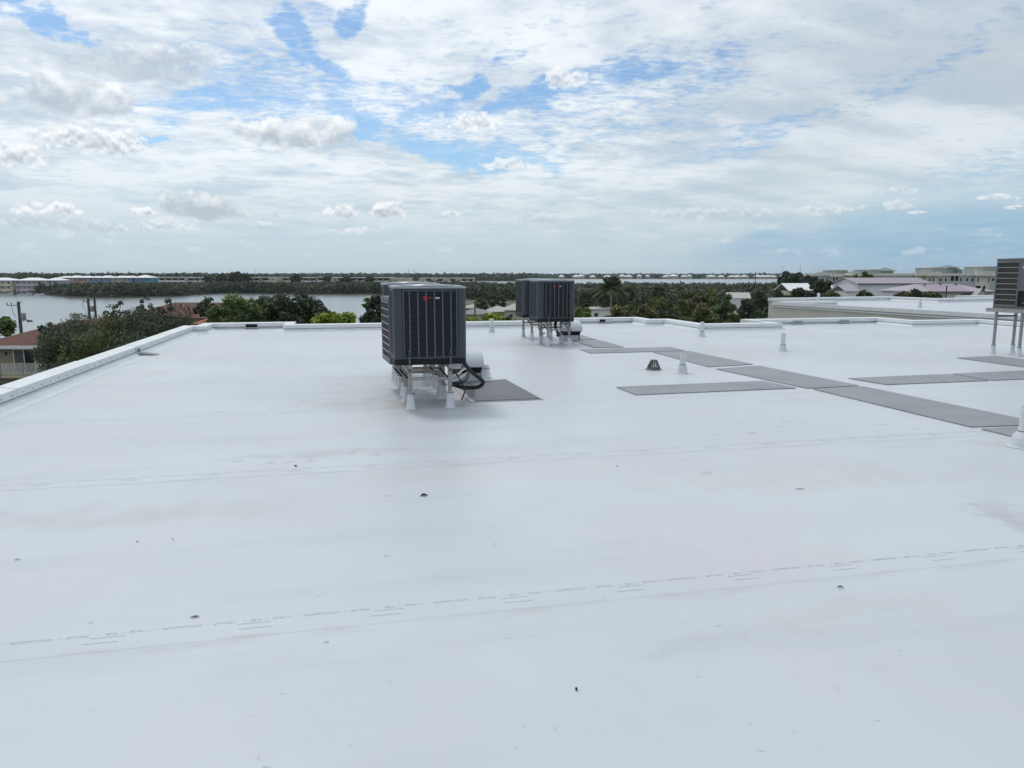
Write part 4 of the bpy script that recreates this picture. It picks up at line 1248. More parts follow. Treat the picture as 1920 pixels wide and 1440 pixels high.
def palm(name, label, r, f, z0, h, L, kind='fan', seed=1, group=None, skirt=True):
    rng = np.random.default_rng(seed)
    t = thing(name, label, 'palm tree', V(r, f, z0), 0, group)
    bx, by = rng.uniform(-.3, .3), rng.uniform(-.3, .3)
    MB().tube([(0, 0, -.1), (bx * .3, by * .3, h * .4), (bx, by, h)], [.19, .15, .13], 8).build('trunk', M['bark_pale'], t, True)
    if kind == 'fan':
        P, A, B_ = frond_mb(rng, 44, L, 1.35, -.45, .5)
    else:
        P, A, B_ = frond_mb(rng, 26, L, 1.35, -.35, .42, False)
    off = np.array([bx, by, h])
    link('fronds', quads_mesh('fronds', P + off, A, B_, F_palm), None, t)
    if skirt:
        P, A, B_ = frond_mb(rng, 12, L * .85, -.35, -1.25, .5)
        link('dead_fronds', quads_mesh('dead_fronds', P + off, A, B_, F_dead), None, t)
    return t
GP = 'cabbage palms on the low ground behind the roof'
PALMS = [('leftmost palm of the short row between the condensers', 898, 566, 1.9, 205), ('second palm of the short row between the condensers', 907, 570, 1.7, 200),
         ('tallest brownish palm of the short row between the condensers', 921, 561, 2.1, 205), ('palm with a bare forked trunk at the right of the short row', 940, 563, 2.0, 200),
         ('palm just right of the middle distance condensers', 1098, 560, 2.3, 170), ('dark palm left under the tall feathery palm', 1124, 551, 2.4, 190),
         ('second dark palm left under the tall feathery palm', 1134, 560, 2.1, 185), ('palm right below the tall feathery palm', 1160, 560, 2.2, 190),
         ('palm halfway between the feathery palm and the belt of trees', 1181, 549, 2.3, 195), ('palm standing out at the left end of the belt of trees', 1236, 546, 2.2, 190)]
for i, (lab, px, py, L, f) in enumerate(PALMS):
    z = 1.7 - (py + 3 - 512) / 1402 * f
    palm('cabbage_palm', lab, (px - 960) / 1402 * f, f, GZ, z - GZ, L, 'fan', 80 + i, GP)
palm('feathery_palm', 'tall feathery palm rising over the scrub right of the middle distance condensers', 20.01, 150, GZ, 8.72, 3.7, 'feather', 95, None, False)

# right hand trees
GT = 'trees around the pale houses on the right'
tree('leafy_tree', 'tall dark tree cutting the skyline left of the grey apartments', 80.66, 215, GZ, 11.96, 4.4, 3.6, F_dark, M['bark'], 4600, .62, 38, 1.1, 101, GT, trunk_r=.3, limbs=14, hollow=.5)
tree('leafy_tree', 'half bare tree in front of the white metal roof', 62.38, 150, GZ, 10.32, 2.6, 3.0, F_dark, M['bark'], 4600, .40, 44, .6, 102, GT, trunk_r=.16, limbs=20, hollow=.5)
tree('leafy_tree', 'dark low tree below the half bare one', 54.12, 140, GZ, 8.60, 2.3, 1.7, F_dark, M['bark'], 3800, .42, 30, .7, 103, GT)
tree('leafy_tree', 'brownish round tree at the foot of the half bare one', 59.06, 138, GZ, 8.25, 1.6, 1.5, F_olive, M['bark'], 2600, .4, 24, .55, 104, GT)
tree('leafy_tree', 'bushy tree between the grey apartments and the mauve roof', 75.56, 165, GZ, 11.03, 2.6, 2.6, F_olive, M['bark'], 4200, .45, 32, .8, 105, GT)
tree('leafy_tree', 'low green tree showing over the mauve roof ridge', 81.71, 172, GZ, 11.50, 2.0, 1.8, F_mid, M['bark'], 2600, .45, 24, .6, 106, GT)
tree('leafy_tree', 'tree behind the white roof at the end of the scrub', 91.87, 230, GZ, 10.68, 2.6, 2.2, F_dark, M['bark'], 2400, .6, 24, .8, 107, GT)
SH = [('dark round shrub before the pale blank wall', 1624, 546, 1.15), ('rounded dark shrub left of the two in front of the lower mauve roof', 1702, 545, 1.0), ('rounded dark shrub beside it in front of the lower mauve roof', 1718, 544, .95),
      ('dark hedge shrub left of the leaning post', 1742, 547, .95), ('dark hedge shrub close by the leaning post', 1757, 547, .8), ('low dark shrub left of the small gabled porch', 1817, 549, 1.1), ('small low shrub at the far left of the hedge', 1688, 552, .7)]
for i, (lab, px, py, rx) in enumerate(SH):
    f = 112
    h = 1.7 - (py - 512) / 1402 * f - GZ
    tree('round_shrub', lab, (px - 960) / 1402 * f, f, GZ, h, rx, 1.0, F_dark if i % 2 == 0 else F_olive, M['bark'], 1500, .3, 18, .42, 120 + i, 'dark shrubs in front of the mauve roofed houses', 'shrub', .09, zc=h - .95)

# ------------------------------------------------------------------ woods that read as one mass
def wood(name, regions, m_, seed):
    rng = np.random.default_rng(seed)
    Ps, As, Bs = [], [], []
    for (fn, n, z0, hmin, hmax, cr, per, size) in regions:
        rf = fn(rng, n)
        hh = rng.uniform(hmin, hmax, n) + .18 * (hmax - hmin) * np.sin(rf[:, 0] * .09 + rf[:, 1] * .05)
        c, s = math.cos(HEAD), math.sin(HEAD)
        X = rf[:, 0] * c + rf[:, 1] * s
        Y = -rf[:, 0] * s + rf[:, 1] * c
        rad = cr * rng.uniform(.65, 1.3, n)
        C = np.stack([X, Y, z0 + hh - rad * .75], 1)
        low = np.stack([X + rng.normal(size=n) * cr * .4, Y + rng.normal(size=n) * cr * .4, z0 + hh * .38], 1)
        for CC, k in ((C, .7), (low, .3)):
            P, A, B_ = leaf_cloud(CC, rad, int(n * per * k), size, rng, .8, .4, .6)
            P[:, 2] = np.maximum(P[:, 2], z0 + .1)
            Ps.append(P); As.append(A); Bs.append(B_)
    me = quads_mesh(name, np.concatenate(Ps), np.concatenate(As), np.concatenate(Bs), m_)
    return tag(link(name, me, None), kind='stuff')

SH_X = [75, 130, 200, 330, 400, 560, 720, 900]
SH_F = [440, 387, 376, 400, 458, 438, 438, 425]
def island(rng, n):
    px = rng.uniform(72, 925, n)
    f = np.interp(px, SH_X, SH_F) + 70 * rng.random(n) ** 1.3
    return np.stack([(px - 960) / 1402 * f, f], 1)
def island_edge(rng, n):
    px = rng.uniform(75, 925, n)
    f = np.interp(px, SH_X, SH_F) + 4 * rng.random(n)
    return np.stack([(px - 960) / 1402 * f, f], 1)
wood('mangrove_thicket', [(island, 1300, -10.3, 4.6, 7.0, 2.6, 60, 1.0), (island_edge, 420, -10.6, 2.2, 4.0, 1.7, 50, .8)], F_mang, 201)
def scrub(rng, n):
    out = []
    while len(out) < n:
        f = rng.uniform(150, 424)
        px = rng.uniform(735, 1560)
        r = (px - 960) / 1402 * f
        lim = np.interp(px, [735, 800, 866, 975, 1085, 1160, 1460, 1560], [405, 350, 318, 316, 235, 205, 205, 250])
        if f < lim or f > np.interp(px, [735, 985, 1500], [428, 432, 425]):
            continue
        out.append((r, f))
    return np.array(out)
wood('scrub_woodland', [(scrub, 2500, -9.8, 4.4, 6.6, 2.5, 62, .95)], F_mang, 202)
def far_wood(a, b, fa, fb, dep):
    def fn(rng, n):
        px = rng.uniform(a, b, n)
        f = np.interp(px, [a, b], [fa, fb]) + dep * rng.random(n)
        return np.stack([(px - 960) / 1402 * f, f], 1)
    return fn
wood('far_shore_woods', [(far_wood(-200, 1010, 1175, 1180, 260), 1500, -9.9, 8.5, 11.3, 7.0, 46, 3.6), (far_wood(1000, 2120, 1660, 1640, 420), 900, -9.9, 8.0, 10.6, 7.5, 40, 3.8),
                         (far_wood(1000, 2120, 1606, 1606, 40), 150, -9.9, 3.5, 6.0, 4.5, 30, 2.6)], F_far, 203)
wood('far_back_woods', [(far_wood(-240, 500, 560, 600, 90), 420, -10.2, 9.5, 12.2, 4.2, 46, 1.7)], F_mang, 204)
GF = 'tall trees among the far apartment blocks'
t0 = tree('far_tree', 'tallest dark trees left among the far apartment blocks', -185.45, 500, -10.2, 12.97, 4.5, 4.0, F_mang, M['bark'], 1500, 1.1, 24, 1.5, 130, GF, trunk_r=.3)
for i, (px, py, lab) in enumerate([(415, 514, 'far tree left of the tallest one among the apartment blocks'), (462, 512, 'far tree right of the tallest one among the apartment blocks'), (392, 517, 'far tree standing before the leftmost apartment block'), (553, 513, 'far tree in front of the long dark apartment block'), (612, 517, 'far tree between the long apartment block and the cream one'), (650, 518, 'far tree right of the cream apartment block'), (695, 518, 'far tree at the left edge of the near condenser top')]):
    k = (1.7 - (py - 512) / 1402 * 495 + 10.2) / (1.7 - (509 - 512) / 1402 * 500 + 10.2)
    retree(t0, lab, (px - 960) / 1402 * 495, 495, -10.2, (.75, .75, k), i * 1.3)

# ================================================================== houses
def house_at(name, label, r, f, z0, yaw=0.0, cat='house', group=None):
    return thing(name, label, cat, V(r, f, z0), -HEAD + yaw, group)
def shared(mb, name, m_):
    o = mb.build(name, m_)
    me = o.data
    bpy.data.objects.remove(o)
    return me
_win = {}
def window(owner, x, y, z, w, h, frame=None, pane='glass', proud=.05):
    key = (round(w, 2), round(h, 2), frame, pane)
    if key not in _win:
        fr = MB()
        t = min(w, h) * .1
        fr.box(0, t, -proud, -.004, 0, h).box(w - t, w, -proud, -.004, 0, h).box(t, w - t, -proud, -.004, 0, t).box(t, w - t, -proud, -.004, h - t, h)
        if w > 1.3:
            fr.box(w / 2 - t / 2, w / 2 + t / 2, -proud, -.004, t, h - t)
        _win[key] = (shared(fr, 'window', M[frame or 'metal_white']), shared(MB().box(t, w - t, -.02, -.006, t, h - t), 'pane', M[pane]))
    a, b = _win[key]
    o = link('window', a, None, owner, (x, y, z))
    link('pane', b, None, o)
    return o

# --- house with the balcony, left
M['tan_wall'] = mat('tan_stucco', (.29, .26, .20), .9, 0, (.24, .215, .165), .6, world=True)
hs = house_at('tiled_house', 'beige house at the left edge with red tiled hip roof and railed balcony', -40.6, 62.5, GZ)
z_e, z_r = 5.25, 7.15
MB().box(-4.6, 4.6, .9, 17, 0, z_e - .01).build('wall', M['tan_wall'], hs)
MB().hip(-5.2, 5.2, 0, 17.8, z_e, z_r, 0, .16).build('roof', M['tile'], hs)
MB().box(-5.22, 5.22, -.03, -.004, z_e - .12, z_e + .17).build('fascia', M['metal_white'], hs)
dx = -2.35
MB().box(dx, dx + 1.85, .82, .895, 2.95, 2.99).box(dx, dx + .07, .82, .895, 2.99, 4.95).box(dx + 1.78, dx + 1.85, .82, .895, 2.99, 4.95).box(dx, dx + 1.85, .82, .895, 4.95, 5.02).box(dx + .89, dx + .96, .82, .895, 2.99, 4.95).build('sliding_door', M['metal_white'], hs)
sd = hs.children[-1]
M['glass_pale'] = mat('pale_reflecting_glass', (.10, .13, .15), .08, 0, (.08, .10, .12), 2)
MB().box(dx + .07, dx + .89, .85, .88, 2.99, 4.95).build('pane', M['glass_pale'], sd)
MB().box(dx + .96, dx + 1.78, .85, .88, 2.99, 4.95).build('pane', M['shade_and_black'], sd)
MB().box(-4.6, 5.6, -.6, .89, 2.72, 2.94).build('balcony_floor', M['cream'], hs)
MB().box(-4.6, 5.6, -.62, -.56, 3.92, 3.99).box(-4.6, 5.6, -.61, -.57, 3.02, 3.06).build('balcony_railing', M['cream'], hs)
rl = hs.children[-1]
bm_ = shared(MB().box(-.018, .018, -.605, -.575, 3.061, 3.919), 'baluster', M['metal_white'])
pm_ = shared(MB().box(-.07, .07, -.66, -.55, 2.942, 4.02), 'railing_post', M['cream'])
for k in range(92):
    link('baluster', bm_, None, rl, (-4.55 + k * .11, 0, 0))
for x in (-4.5, -2.6, -.75, 1.1, 2.95, 4.8):
    link('railing_post', pm_, None, rl, (x, 0, 0))
MB().box(-3.05, -2.9, .84, .89, 4.5, 4.78).build('wall_lamp', M['shade_and_black'], hs)

hs2 = house_at('tiled_house', 'farther house with long red tiled roof behind the pale-branched tree', -45.71, 109, GZ)
MB().box(-5.4, 12, -4, 6, 0, 5.3).build('wall', M['cream'], hs2)
MB().hip(-9.6, 12.6, -5.2, 7.2, 5.1, 7.2, 0, .16, 5.4).build('roof', M['tile'], hs2)
MB().tube([(-1.6, -2, 6.3), (-1.6, -2, 6.95)], .06, 6).build('roof_pipe', M['pvc'], hs2)
hs3 = house_at('tiled_house', 'low house with orange tiled roof just beyond the back left corner', -33.46, 82, GZ)
MB().box(-3.0, 4, -2, 4, 0, 4.9).build('wall', M['cream'], hs3)
MB().hip(-4.4, 4.6, -3.4, 4.6, 4.8, 6.55, 0, .15).build('roof', M['tile_or'], hs3)

# --- low grey and pale roofed houses between the condensers
def lowhouse(label, px0, px1, ridge, eave, f, roofm, wallm='cream', name='low_house', group='low pale houses behind the back parapet'):
    s = f / 1402
    r0, r1 = (px0 - 960) * s, (px1 - 960) * s
    zr, ze = 1.7 - (ridge - 512) * (f + 4) / 1402, 1.7 - (eave - 512) * s
    t = house_at(name, label, (r0 + r1) / 2, f, GZ, 0, 'house', group)
    w = (r1 - r0) / 2
    MB().box(-w + .5, w - .5, .5, 8.5, 0, ze - GZ - .01).build('wall', M[wallm], t)
    MB().hip(-w, w, 0, 9, ze - GZ, zr - GZ, 0, .12, min(w, 4.2)).build('roof', M[roofm], t)
    for k in range(max(1, int(w / 2))):
        window(t, -w + 1.4 + k * 3.0, .5, max(.6, ze - GZ - 1.9), 1.2, 1.1)
    return t
lowhouse('grey shingle roof hard by the right side of the near condenser', 858, 922, 577.5, 590, 160, 'grey_roof')
lowhouse('pale roof behind the grey shingle one', 862, 908, 570.5, 578, 205, 'pale_roof')
lowhouse('pale low house behind the short row of palms', 908, 958, 573, 585, 190, 'pale_roof')
lowhouse('light grey roof at the left of the middle distance condensers', 942, 990, 569, 582, 178, 'pale_roof')
lowhouse('small pale roof at the left foot of the near condenser', 690, 722, 598, 606, 100, 'pale_roof')
lowhouse('pale house behind the feathery palm', 1104, 1162, 574, 580, 182, 'pale_roof', 'metal_white')
wb = house_at('white_building', 'white gable building showing between the trees left of the neighbouring roof', 51.29, 168, GZ, -.2, 'building')
MB().prism([(-2.4, 0), (2.4, 0), (2.4, 8), (-2.4, 8)], 0, 5.9).build('wall', M['metal_white'], wb)
MB().add([(-2.6, -.2, 5.9), (2.6, -.2, 5.9), (2.6, 8.2, 5.9), (-2.6, 8.2, 5.9), (-2.6, 4, 7.1), (2.6, 4, 7.1)], [(0, 1, 5, 4), (2, 3, 4, 5), (1, 2, 5), (3, 0, 4), (3, 2, 1, 0)]).build('roof', M['pale_roof'], wb)
window(wb, .4, 0, 3.2, 1.1, 1.4)
window(wb, -1.7, 0, 3.2, 1.1, 1.4)

# --- townhouses with white roofs on the far left shore
def townhouse(label, px0, px1, ytop, yeave, f, wall, z0, floors, roofm='white_roof', group=None, cols=None, balcony=True):
    s = f / 1402
    r0, r1 = (px0 - 960) * s, (px1 - 960) * s
    ze, zr = 1.7 - (yeave - 512) * s, 1.7 - (ytop - 512) * (f + 4) / 1402
    t = house_at('townhouse', label, (r0 + r1) / 2, f, z0, 0, 'house', group)
    w = (r1 - r0) / 2
    H = ze - z0
    MB().box(-w + .3, w - .3, 1.5, 11, 0, H - .01).build('wall', wall, t)
    MB().hip(-w - .3, w + .3, -.2, 12, H, zr - z0, 0, .2, min(w, 5.5)).build('roof', M[roofm], t)
    n = cols or max(2, int(w * 2 / 3.2))
    for fl_ in range(floors):
        zb = H - 2.9 * (fl_ + 1)
        if zb < -.3:
            break
        if balcony:
            MB().box(-w + .3, w - .3, 0, 1.49, zb - .14, zb + .02).box(-w + .3, w - .3, 0, .08, zb + .02, zb + .95).build('balcony', wall, t)
        for k in range(n):
            x = -w + .6 + (2 * w - 1.2) * (k + .5) / n
            window(t, x - .75, 1.5, zb + .25, 1.5, 2.0)
    for k in range(n + 1):
        x = -w + .42 + (2 * w - .84) * k / n
        if balcony:
            MB().box(x - .12, x + .12, .1, .34, 0, H - .02).build('porch_post', M['metal_white'], t)
    return t
def wallmat(n, c):
    return mat(n, c, .8, 0, tuple(x * .88 for x in c), .4, world=True)
GTH = 'white roofed townhouses on the far left shore'
townhouse('cream far townhouse with white roof cut off by the left frame edge', -62, 19, 520.5, 526, 441, wallmat('cream_wall', (.62, .58, .42)), -10.0, 3, group=GTH)
townhouse('pale pink far townhouse with long white roof at the left', 26, 77, 520.5, 526, 443, wallmat('pale_pink_wall', (.56, .47, .50)), -10.0, 3, group=GTH)
townhouse('lavender far townhouse, rightmost of the white roofed ones', 82, 108, 520.5, 526, 441, wallmat('lavender_wall', (.42, .44, .58)), -10.0, 3, group=GTH)
GC = 'colourful townhouses behind the mangroves'
for px0, px1, c, lab, yt in [(107, 124, (.42, .25, .25), 'dusky rose far townhouse, leftmost of the colourful row', 517.5), (126, 143, (.52, .33, .27), 'salmon far townhouse second in the colourful row', 516.5), (145, 164, (.46, .29, .29), 'rose far townhouse left of the blue ones', 517),
                         (165, 183, (.18, .28, .46), 'dull blue far townhouse next to the rose one', 517.5), (184, 203, (.20, .33, .55), 'mid blue far townhouse in the middle of the colourful row', 516.5), (205, 214, (.40, .30, .36), 'narrow mauve far townhouse', 518), (215, 227, (.55, .50, .28), 'pale yellow far townhouse in the colourful row', 517),
                         (228, 246, (.30, .38, .48), 'grey blue far townhouse next to the bright blue one', 517), (247, 281, (.08, .30, .52), 'bright blue far townhouse at the right end of the colourful row', 515.5)]:
    townhouse(lab, px0, px1, yt, 521, 482, wallmat(lab.split(' far')[0].replace(' ', '_') + '_wall', c), -10.0, 3, 'white_roof', GC, balcony=px1 < 247)

# --- flat roofed apartment blocks behind the mangroves
def block(label, px0, px1, ytop, f, wall, z0, floors, name='apartment_block', group=None, bays=None, solid=()):
    s = f / 1402
    r0, r1 = (px0 - 960) * s, (px1 - 960) * s
    zt = 1.7 - (ytop - 512) * s
    t = house_at(name, label, (r0 + r1) / 2, f, z0, 0, 'building', group)
    w = (r1 - r0) / 2
    H = zt - z0
    MB().box(-w, w, 1.6, 13, 0, H - .31).build('wall', wall, t)
    MB().box(-w - .3, w + .3, -.3, 13.3, H - .3, H).build('roof', M['white_roof'], t)
    n = bays or max(2, int(2 * w / 4.5))
    for k in range(n + 1):
        x = -w + .15 + (2 * w - .3) * k / n
        MB().box(x - .14, x + .14, 0, 1.59, 0, H - .31).build('fin_wall', wall, t)
    for fl_ in range(floors):
        zb = H - .3 - 2.85 * (fl_ + 1)
        for k in range(n):
            x0, x1 = -w + .30 + (2 * w - .3) * k / n, -w + (2 * w - .3) * (k + 1) / n
            if k in solid:
                if fl_ == 0:
                    MB().box(x0, x1, .05, 1.58, 0, H - .315).build('front_panel', wall, t)
                window(t, (x0 + x1) / 2 - .6, .045, zb + .9, 1.2, 1.2)
            else:
                MB().box(x0, x1, .02, 1.58, zb - .12, zb + .03).box(x0, x1, .02, .10, zb + .03, zb + .9).build('balcony', M['metal_white'], t)
                MB().box(x0 + .4, x1 - .4, 1.54, 1.59, zb + .1, zb + 2.15).build('window', M['glass'], t)
    return t
GA = 'flat roofed apartment blocks behind the mangroves'
cw = wallmat('sandy_wall', (.56, .52, .42)); gw = wallmat('greyish_wall', (.40, .40, .40)); yw = wallmat('yellowish_wall', (.60, .55, .38)); bw = wallmat('bluish_wall', (.42, .46, .52))
block('leftmost pale apartment block behind the mangroves', 283, 346, 519.5, 525, cw, -10.2, 3, group=GA)
block('short sandy apartment block left of the tallest far trees', 350, 386, 520, 530, cw, -10.2, 3, group=GA)
block('apartment block with sandy walls right of the tallest far trees', 462, 486, 520, 520, gw, -10.2, 3, group=GA)
block('yellowish solid fronted apartment block right of the tallest far trees', 489, 518, 519.5, 522, yw, -10.2, 3, group=GA, solid=(1, 2, 3))
block('long grey apartment block with dark balconies in the middle of the far shore', 528, 592, 520, 526, gw, -10.2, 3, group=GA)
block('cream apartment block with solid front next to the long grey one', 594, 622, 519.5, 524, yw, -10.2, 3, group=GA, solid=(1, 2))
block('narrow bluish apartment block beside the cream one', 623, 642, 520, 528, bw, -10.2, 3, group=GA, solid=(0,))
block('apartment block with dark balconies left of the near condenser', 656, 730, 520, 520, gw, -10.2, 3, group=GA)
block('yellowish apartment block straight above the near condenser', 732, 768, 521, 522, yw, -10.2, 3, group=GA, solid=(0, 1, 3))
block('rightmost far apartment block above the near condenser', 786, 888, 521, 560, cw, -10.2, 3, group=GA, solid=(0, 2, 4, 6))

# --- white roofed houses on the farthest shore
GW = 'white roofed houses on the farthest shore'
fh = house_at('shore_house', 'x', 0, 1600, -9.9, 0, 'house', GW)
MB().box(-8, 8, 0, 12, 0, 4.6).build('wall', M['cream'], fh)
MB().hip(-9, 9, -1, 13, 4.6, 8.4, 0, .3).build('roof', M['white_roof'], fh)
for k in range(4):
    window(fh, -6.8 + k * 3.6, 0, 1.4, 2.2, 2.2)
spots = [(1052, .8), (1079, 1.0), (1091, 1.1), (1112, .9), (1138, 1.2), (1168, 1.0), (1178, 1.3), (1200, .7), (1214, .7), (1250, 1.1), (1262, 1.5), (1284, 1.0), (1294, .7), (1335, 1.4), (1353, 1.0), (1375, 1.1), (1384, 1.1), (1397, 1.2), (1421, 1.1), (1433, 1.2), (1443, 1.0), (1452, .9), (1468, .8)]
rs = random.Random(4)
WHERE = ['leftmost of the far white roofs, just over the middle condenser', 'far white roof right above the middle condenser corner', 'far white roof left of the feathery palm, second from the condenser', 'far white roof left of the feathery palm crown', 'far white roof straight behind the feathery palm', 'narrow far white roof just right of the feathery palm', 'wide far white roof right of the feathery palm', 'small far white roof over the left scrub', 'second small far white roof over the left scrub', 'bright far white roof left over the belt of trees', 'widest far white roof over the belt of trees', 'far white roof straight above the highest crown', 'small far white roof beside the highest crown', 'large far white roof right of the highest crown', 'far white roof above the tall crown by the gable', 'far white roof left of the thin dark pole', 'far white roof second left of the thin dark pole', 'far white roof close by the left of the thin dark pole', 'far white roof hidden half by the thin dark pole', 'far white roof just right of the thin dark pole', 'far white roof second right of the thin dark pole', 'far white roof near the tall skyline tree', 'rightmost far white roof, touching the tall skyline tree']
for i, (px, k) in enumerate(spots):
    h = fh if i == 0 else copy_tree(fh)
    f = 1585 + rs.uniform(-5, 30)
    h.location = V((px - 960) / 1402 * f, f, -9.9)
    h.rotation_euler.z = -HEAD + rs.uniform(-.4, .4)
    h.scale = (k * .8, k * .8, rs.uniform(.8, 1.08))
    h['label'] = WHERE[i]

# --- grey apartment complex at the right
sage = wallmat('sage_wall', (.42, .46, .46)); sand = wallmat('sand_wall', (.68, .65, .60)); saged = wallmat('dark_sage_wall', (.26, .30, .30)); sager = wallmat('sage_roof', (.20, .25, .25))
def complex_(label, px0, px1, ytop, f, bays, pent, cups, wins, dark):
    s = f / 1402
    X = lambda px: (px - (px0 + px1) / 2) * s
    Z = lambda py: 1.7 - (py - 512) * s - GZ
    t = house_at('apartment_complex', label, ((px0 + px1) / 2 - 960) * s, f, GZ, 0, 'building', 'sage grey apartment complexes with cupolas')
    MB().box(X(px0), X(px1), 0, 16, 0, Z(517.2)).build('wall', sage, t)
    MB().box(X(px0) - .3, X(px1) + .3, -.35, 16.3, Z(517), Z(ytop)).build('cornice', sand, t)
    for a, b, y0, y1 in bays:
        MB().box(X(a), X(b), -1.6, -.36, Z(y1), Z(y0)).build('canopy', sand, t)
        MB().box(X(a) + .4, X(b) - .4, -.30, -.01, 0, Z(y1) - .02).build('bay_wall', sand, t)
    for a, b, y0 in pent:
        MB().box(X(a), X(b), 3, 13, Z(ytop) + .01, Z(y0)).build('penthouse', saged, t)
        MB().box(X(a) - .15, X(b) + .15, 2.85, 13.15, Z(y0) + .01, Z(y0) + .22).build('penthouse_cap', sand, t)
    for a, b, y0, y1 in cups:
        w = X(b) - X(a)
        MB().box(X(a) + w * .14, X(b) - w * .14, 4, 4 + w * .72, Z(ytop) + .01, Z(y1) - .01).build('cupola', saged, t)
        MB().hip(X(a), X(b), 3.4, 3.4 + w, Z(y1), Z(y0), 0, .12).build('cupola_roof', sager, t)
    for a, w, y0, y1 in wins:
        window(t, X(a), -.001 if not any(p - 1 < a < q for p, q, _, _ in bays) else -.302, Z(y1), w * s, (y1 - y0) * s)
    for a, b, y0, y1 in dark:
        MB().box(X(a), X(b), -.05, -.006, Z(y1), Z(y0)).build('loggia_shade', M['shade_and_black'], t)  # flat dark sheet on the wall, shade painted instead of a recess
        MB().box(X((a + b) / 2) - .15, X((a + b) / 2) + .15, -.09, -.052, Z(y1), Z(y0)).build('loggia_post', sage, t)
    return t
complex_('sage grey apartments left of the mauve roofs', 1526, 1600, 514.5, 240, [(1555, 1577, 513.2, 519)], [(1574, 1597, 507)], [(1538, 1572, 509, 514.8)],
         [(1541, 5, 521, 528), (1549, 4, 521, 528), (1561, 4, 520, 529), (1567, 4, 520, 529), (1577, 5, 521, 528), (1584, 5, 521, 528), (1592, 5, 521, 528)], [])
complex_('long sage grey apartments behind the mauve roofs', 1602, 2010, 512.6, 236, [(1713, 1731, 509.6, 516.8), (1733, 1761, 509.8, 517.5), (1826, 1859, 508.6, 517.3), (1900, 1930, 509, 517.5)],
         [(1636, 1661, 506), (1757, 1786, 502), (1853, 1896, 500.3)], [(1604, 1631, 507, 512.4), (1660, 1692, 501, 508.5), (1781, 1812, 496.8, 502), (1800, 1822, 502.5, 507.2)],
         [(1762, 5.2, 520.5, 528), (1771.5, 5.2, 520.5, 528), (1800, 4.5, 520.5, 528), (1811.5, 5.5, 520.5, 528), (1821, 6, 520.5, 528), (1832, 3.6, 520.5, 529), (1852, 3, 520.5, 530), (1860, 6, 520.5, 528), (1741, 4, 521, 528), (1748, 4, 521, 528), (1718, 4, 521, 528), (1700, 4, 521, 528)],
         [(1783.5, 1797.5, 517.6, 526.5)])

# --- mauve metal roofed buildings
def gable(mb, x0, x1, y0, y1, z0, z1, th=.15):
    ym = (y0 + y1) / 2
    return mb.add([(x0, y0, z0), (x1, y0, z0), (x1, ym, z1), (x0, ym, z1), (x1, y1, z0), (x0, y1, z0), (x0, y0, z0 - th), (x1, y0, z0 - th), (x1, ym, z1 - th), (x0, ym, z1 - th), (x1, y1, z0 - th), (x0, y1, z0 - th)],
                  [(0, 1, 2, 3), (3, 2, 4, 5), (6, 9, 8, 7), (9, 11, 10, 8), (0, 6, 7, 1), (4, 10, 11, 5), (0, 3, 9, 6), (3, 5, 11, 9), (1, 7, 8, 2), (2, 8, 10, 4)])
def seams(owner, x0, x1, y0, ym, z0, z1, step=.6):
    sm = shared(MB().hexa([(-.03, y0, z0 + .003), (.03, y0, z0 + .003), (.03, ym, z1 + .003), (-.03, ym, z1 + .003)], [(-.03, y0, z0 + .05), (.03, y0, z0 + .05), (.03, ym, z1 + .05), (-.03, ym, z1 + .05)]), 'roof_seam', M['pink_roof'])
    n = int((x1 - x0) / step)
    for k in range(1, n):
        link('roof_seam', sm, None, owner, (x0 + (x1 - x0) * k / n, 0, 0))
lilac = wallmat('pale_lilac_wall', (.72, .72, .75))
mz = house_at('mauve_roofed_hall', 'tall blank-walled hall with mauve metal roof in front of the sage apartments', 72.00, 140, GZ, 0, 'building', 'mauve metal roofed buildings')
hw = 6.85
MB().box(-hw, hw, .4, 11.6, 0, 9.45).add([(-hw, .4, 9.45), (-hw, 11.6, 9.45), (-hw, 6, 10.35), (hw, .4, 9.45), (hw, 11.6, 9.45), (hw, 6, 10.35)], [(0, 2, 1), (3, 4, 5)]).build('wall', lilac, mz)
rf = gable(MB(), -hw - .3, hw + .3, 0, 12, 9.6, 10.6).build('roof', M['pink_roof'], mz)
seams(rf, -hw - .3, hw + .3, .05, 6, 9.61, 10.6)
MB().box(-hw - .32, hw + .32, -.08, -.004, 9.36, 9.6).build('gutter', M['cab_grey'], mz)
window(mz, 5.1, .395, 8.75, .42, .5)
window(mz, 6.1, .395, 8.6, .3, .7)
an = house_at('mauve_roofed_annex', 'low annex with small mauve roof at the left of the blank-walled hall', 62.18, 136, GZ, 0, 'building', 'mauve metal roofed buildings')
MB().box(-1.0, 1.25, .3, 6, 0, 8.0).build('wall', lilac, an)
rf = gable(MB(), -1.25, 1.3, 0, 7, 8.25, 9.25).build('roof', M['pink_roof'], an)
seams(rf, -1.25, 1.3, .05, 3.5, 8.26, 9.25)
mh = house_at('mauve_roofed_house', 'lower house with long mauve roof and small gabled porch', 73.56, 125, GZ, 0, 'house', 'mauve metal roofed buildings')
MB().box(-7.2, 7.4, .6, 9, 0, 8.3).build('wall', lilac, mh)
rf = MB().hip(-7.6, 7.8, 0, 9.4, 8.35, 9.6, 0, .12, 4.0).build('roof', M['pink_roof'], mh)
seams(rf, -3.6, 7.4 - 3.6, .03, 4.65, 8.48, 9.6)
MB().box(-7.6, 7.8, -.08, -.004, 8.22, 8.46).build('gutter', M['cab_grey'], mh)
po = MB()
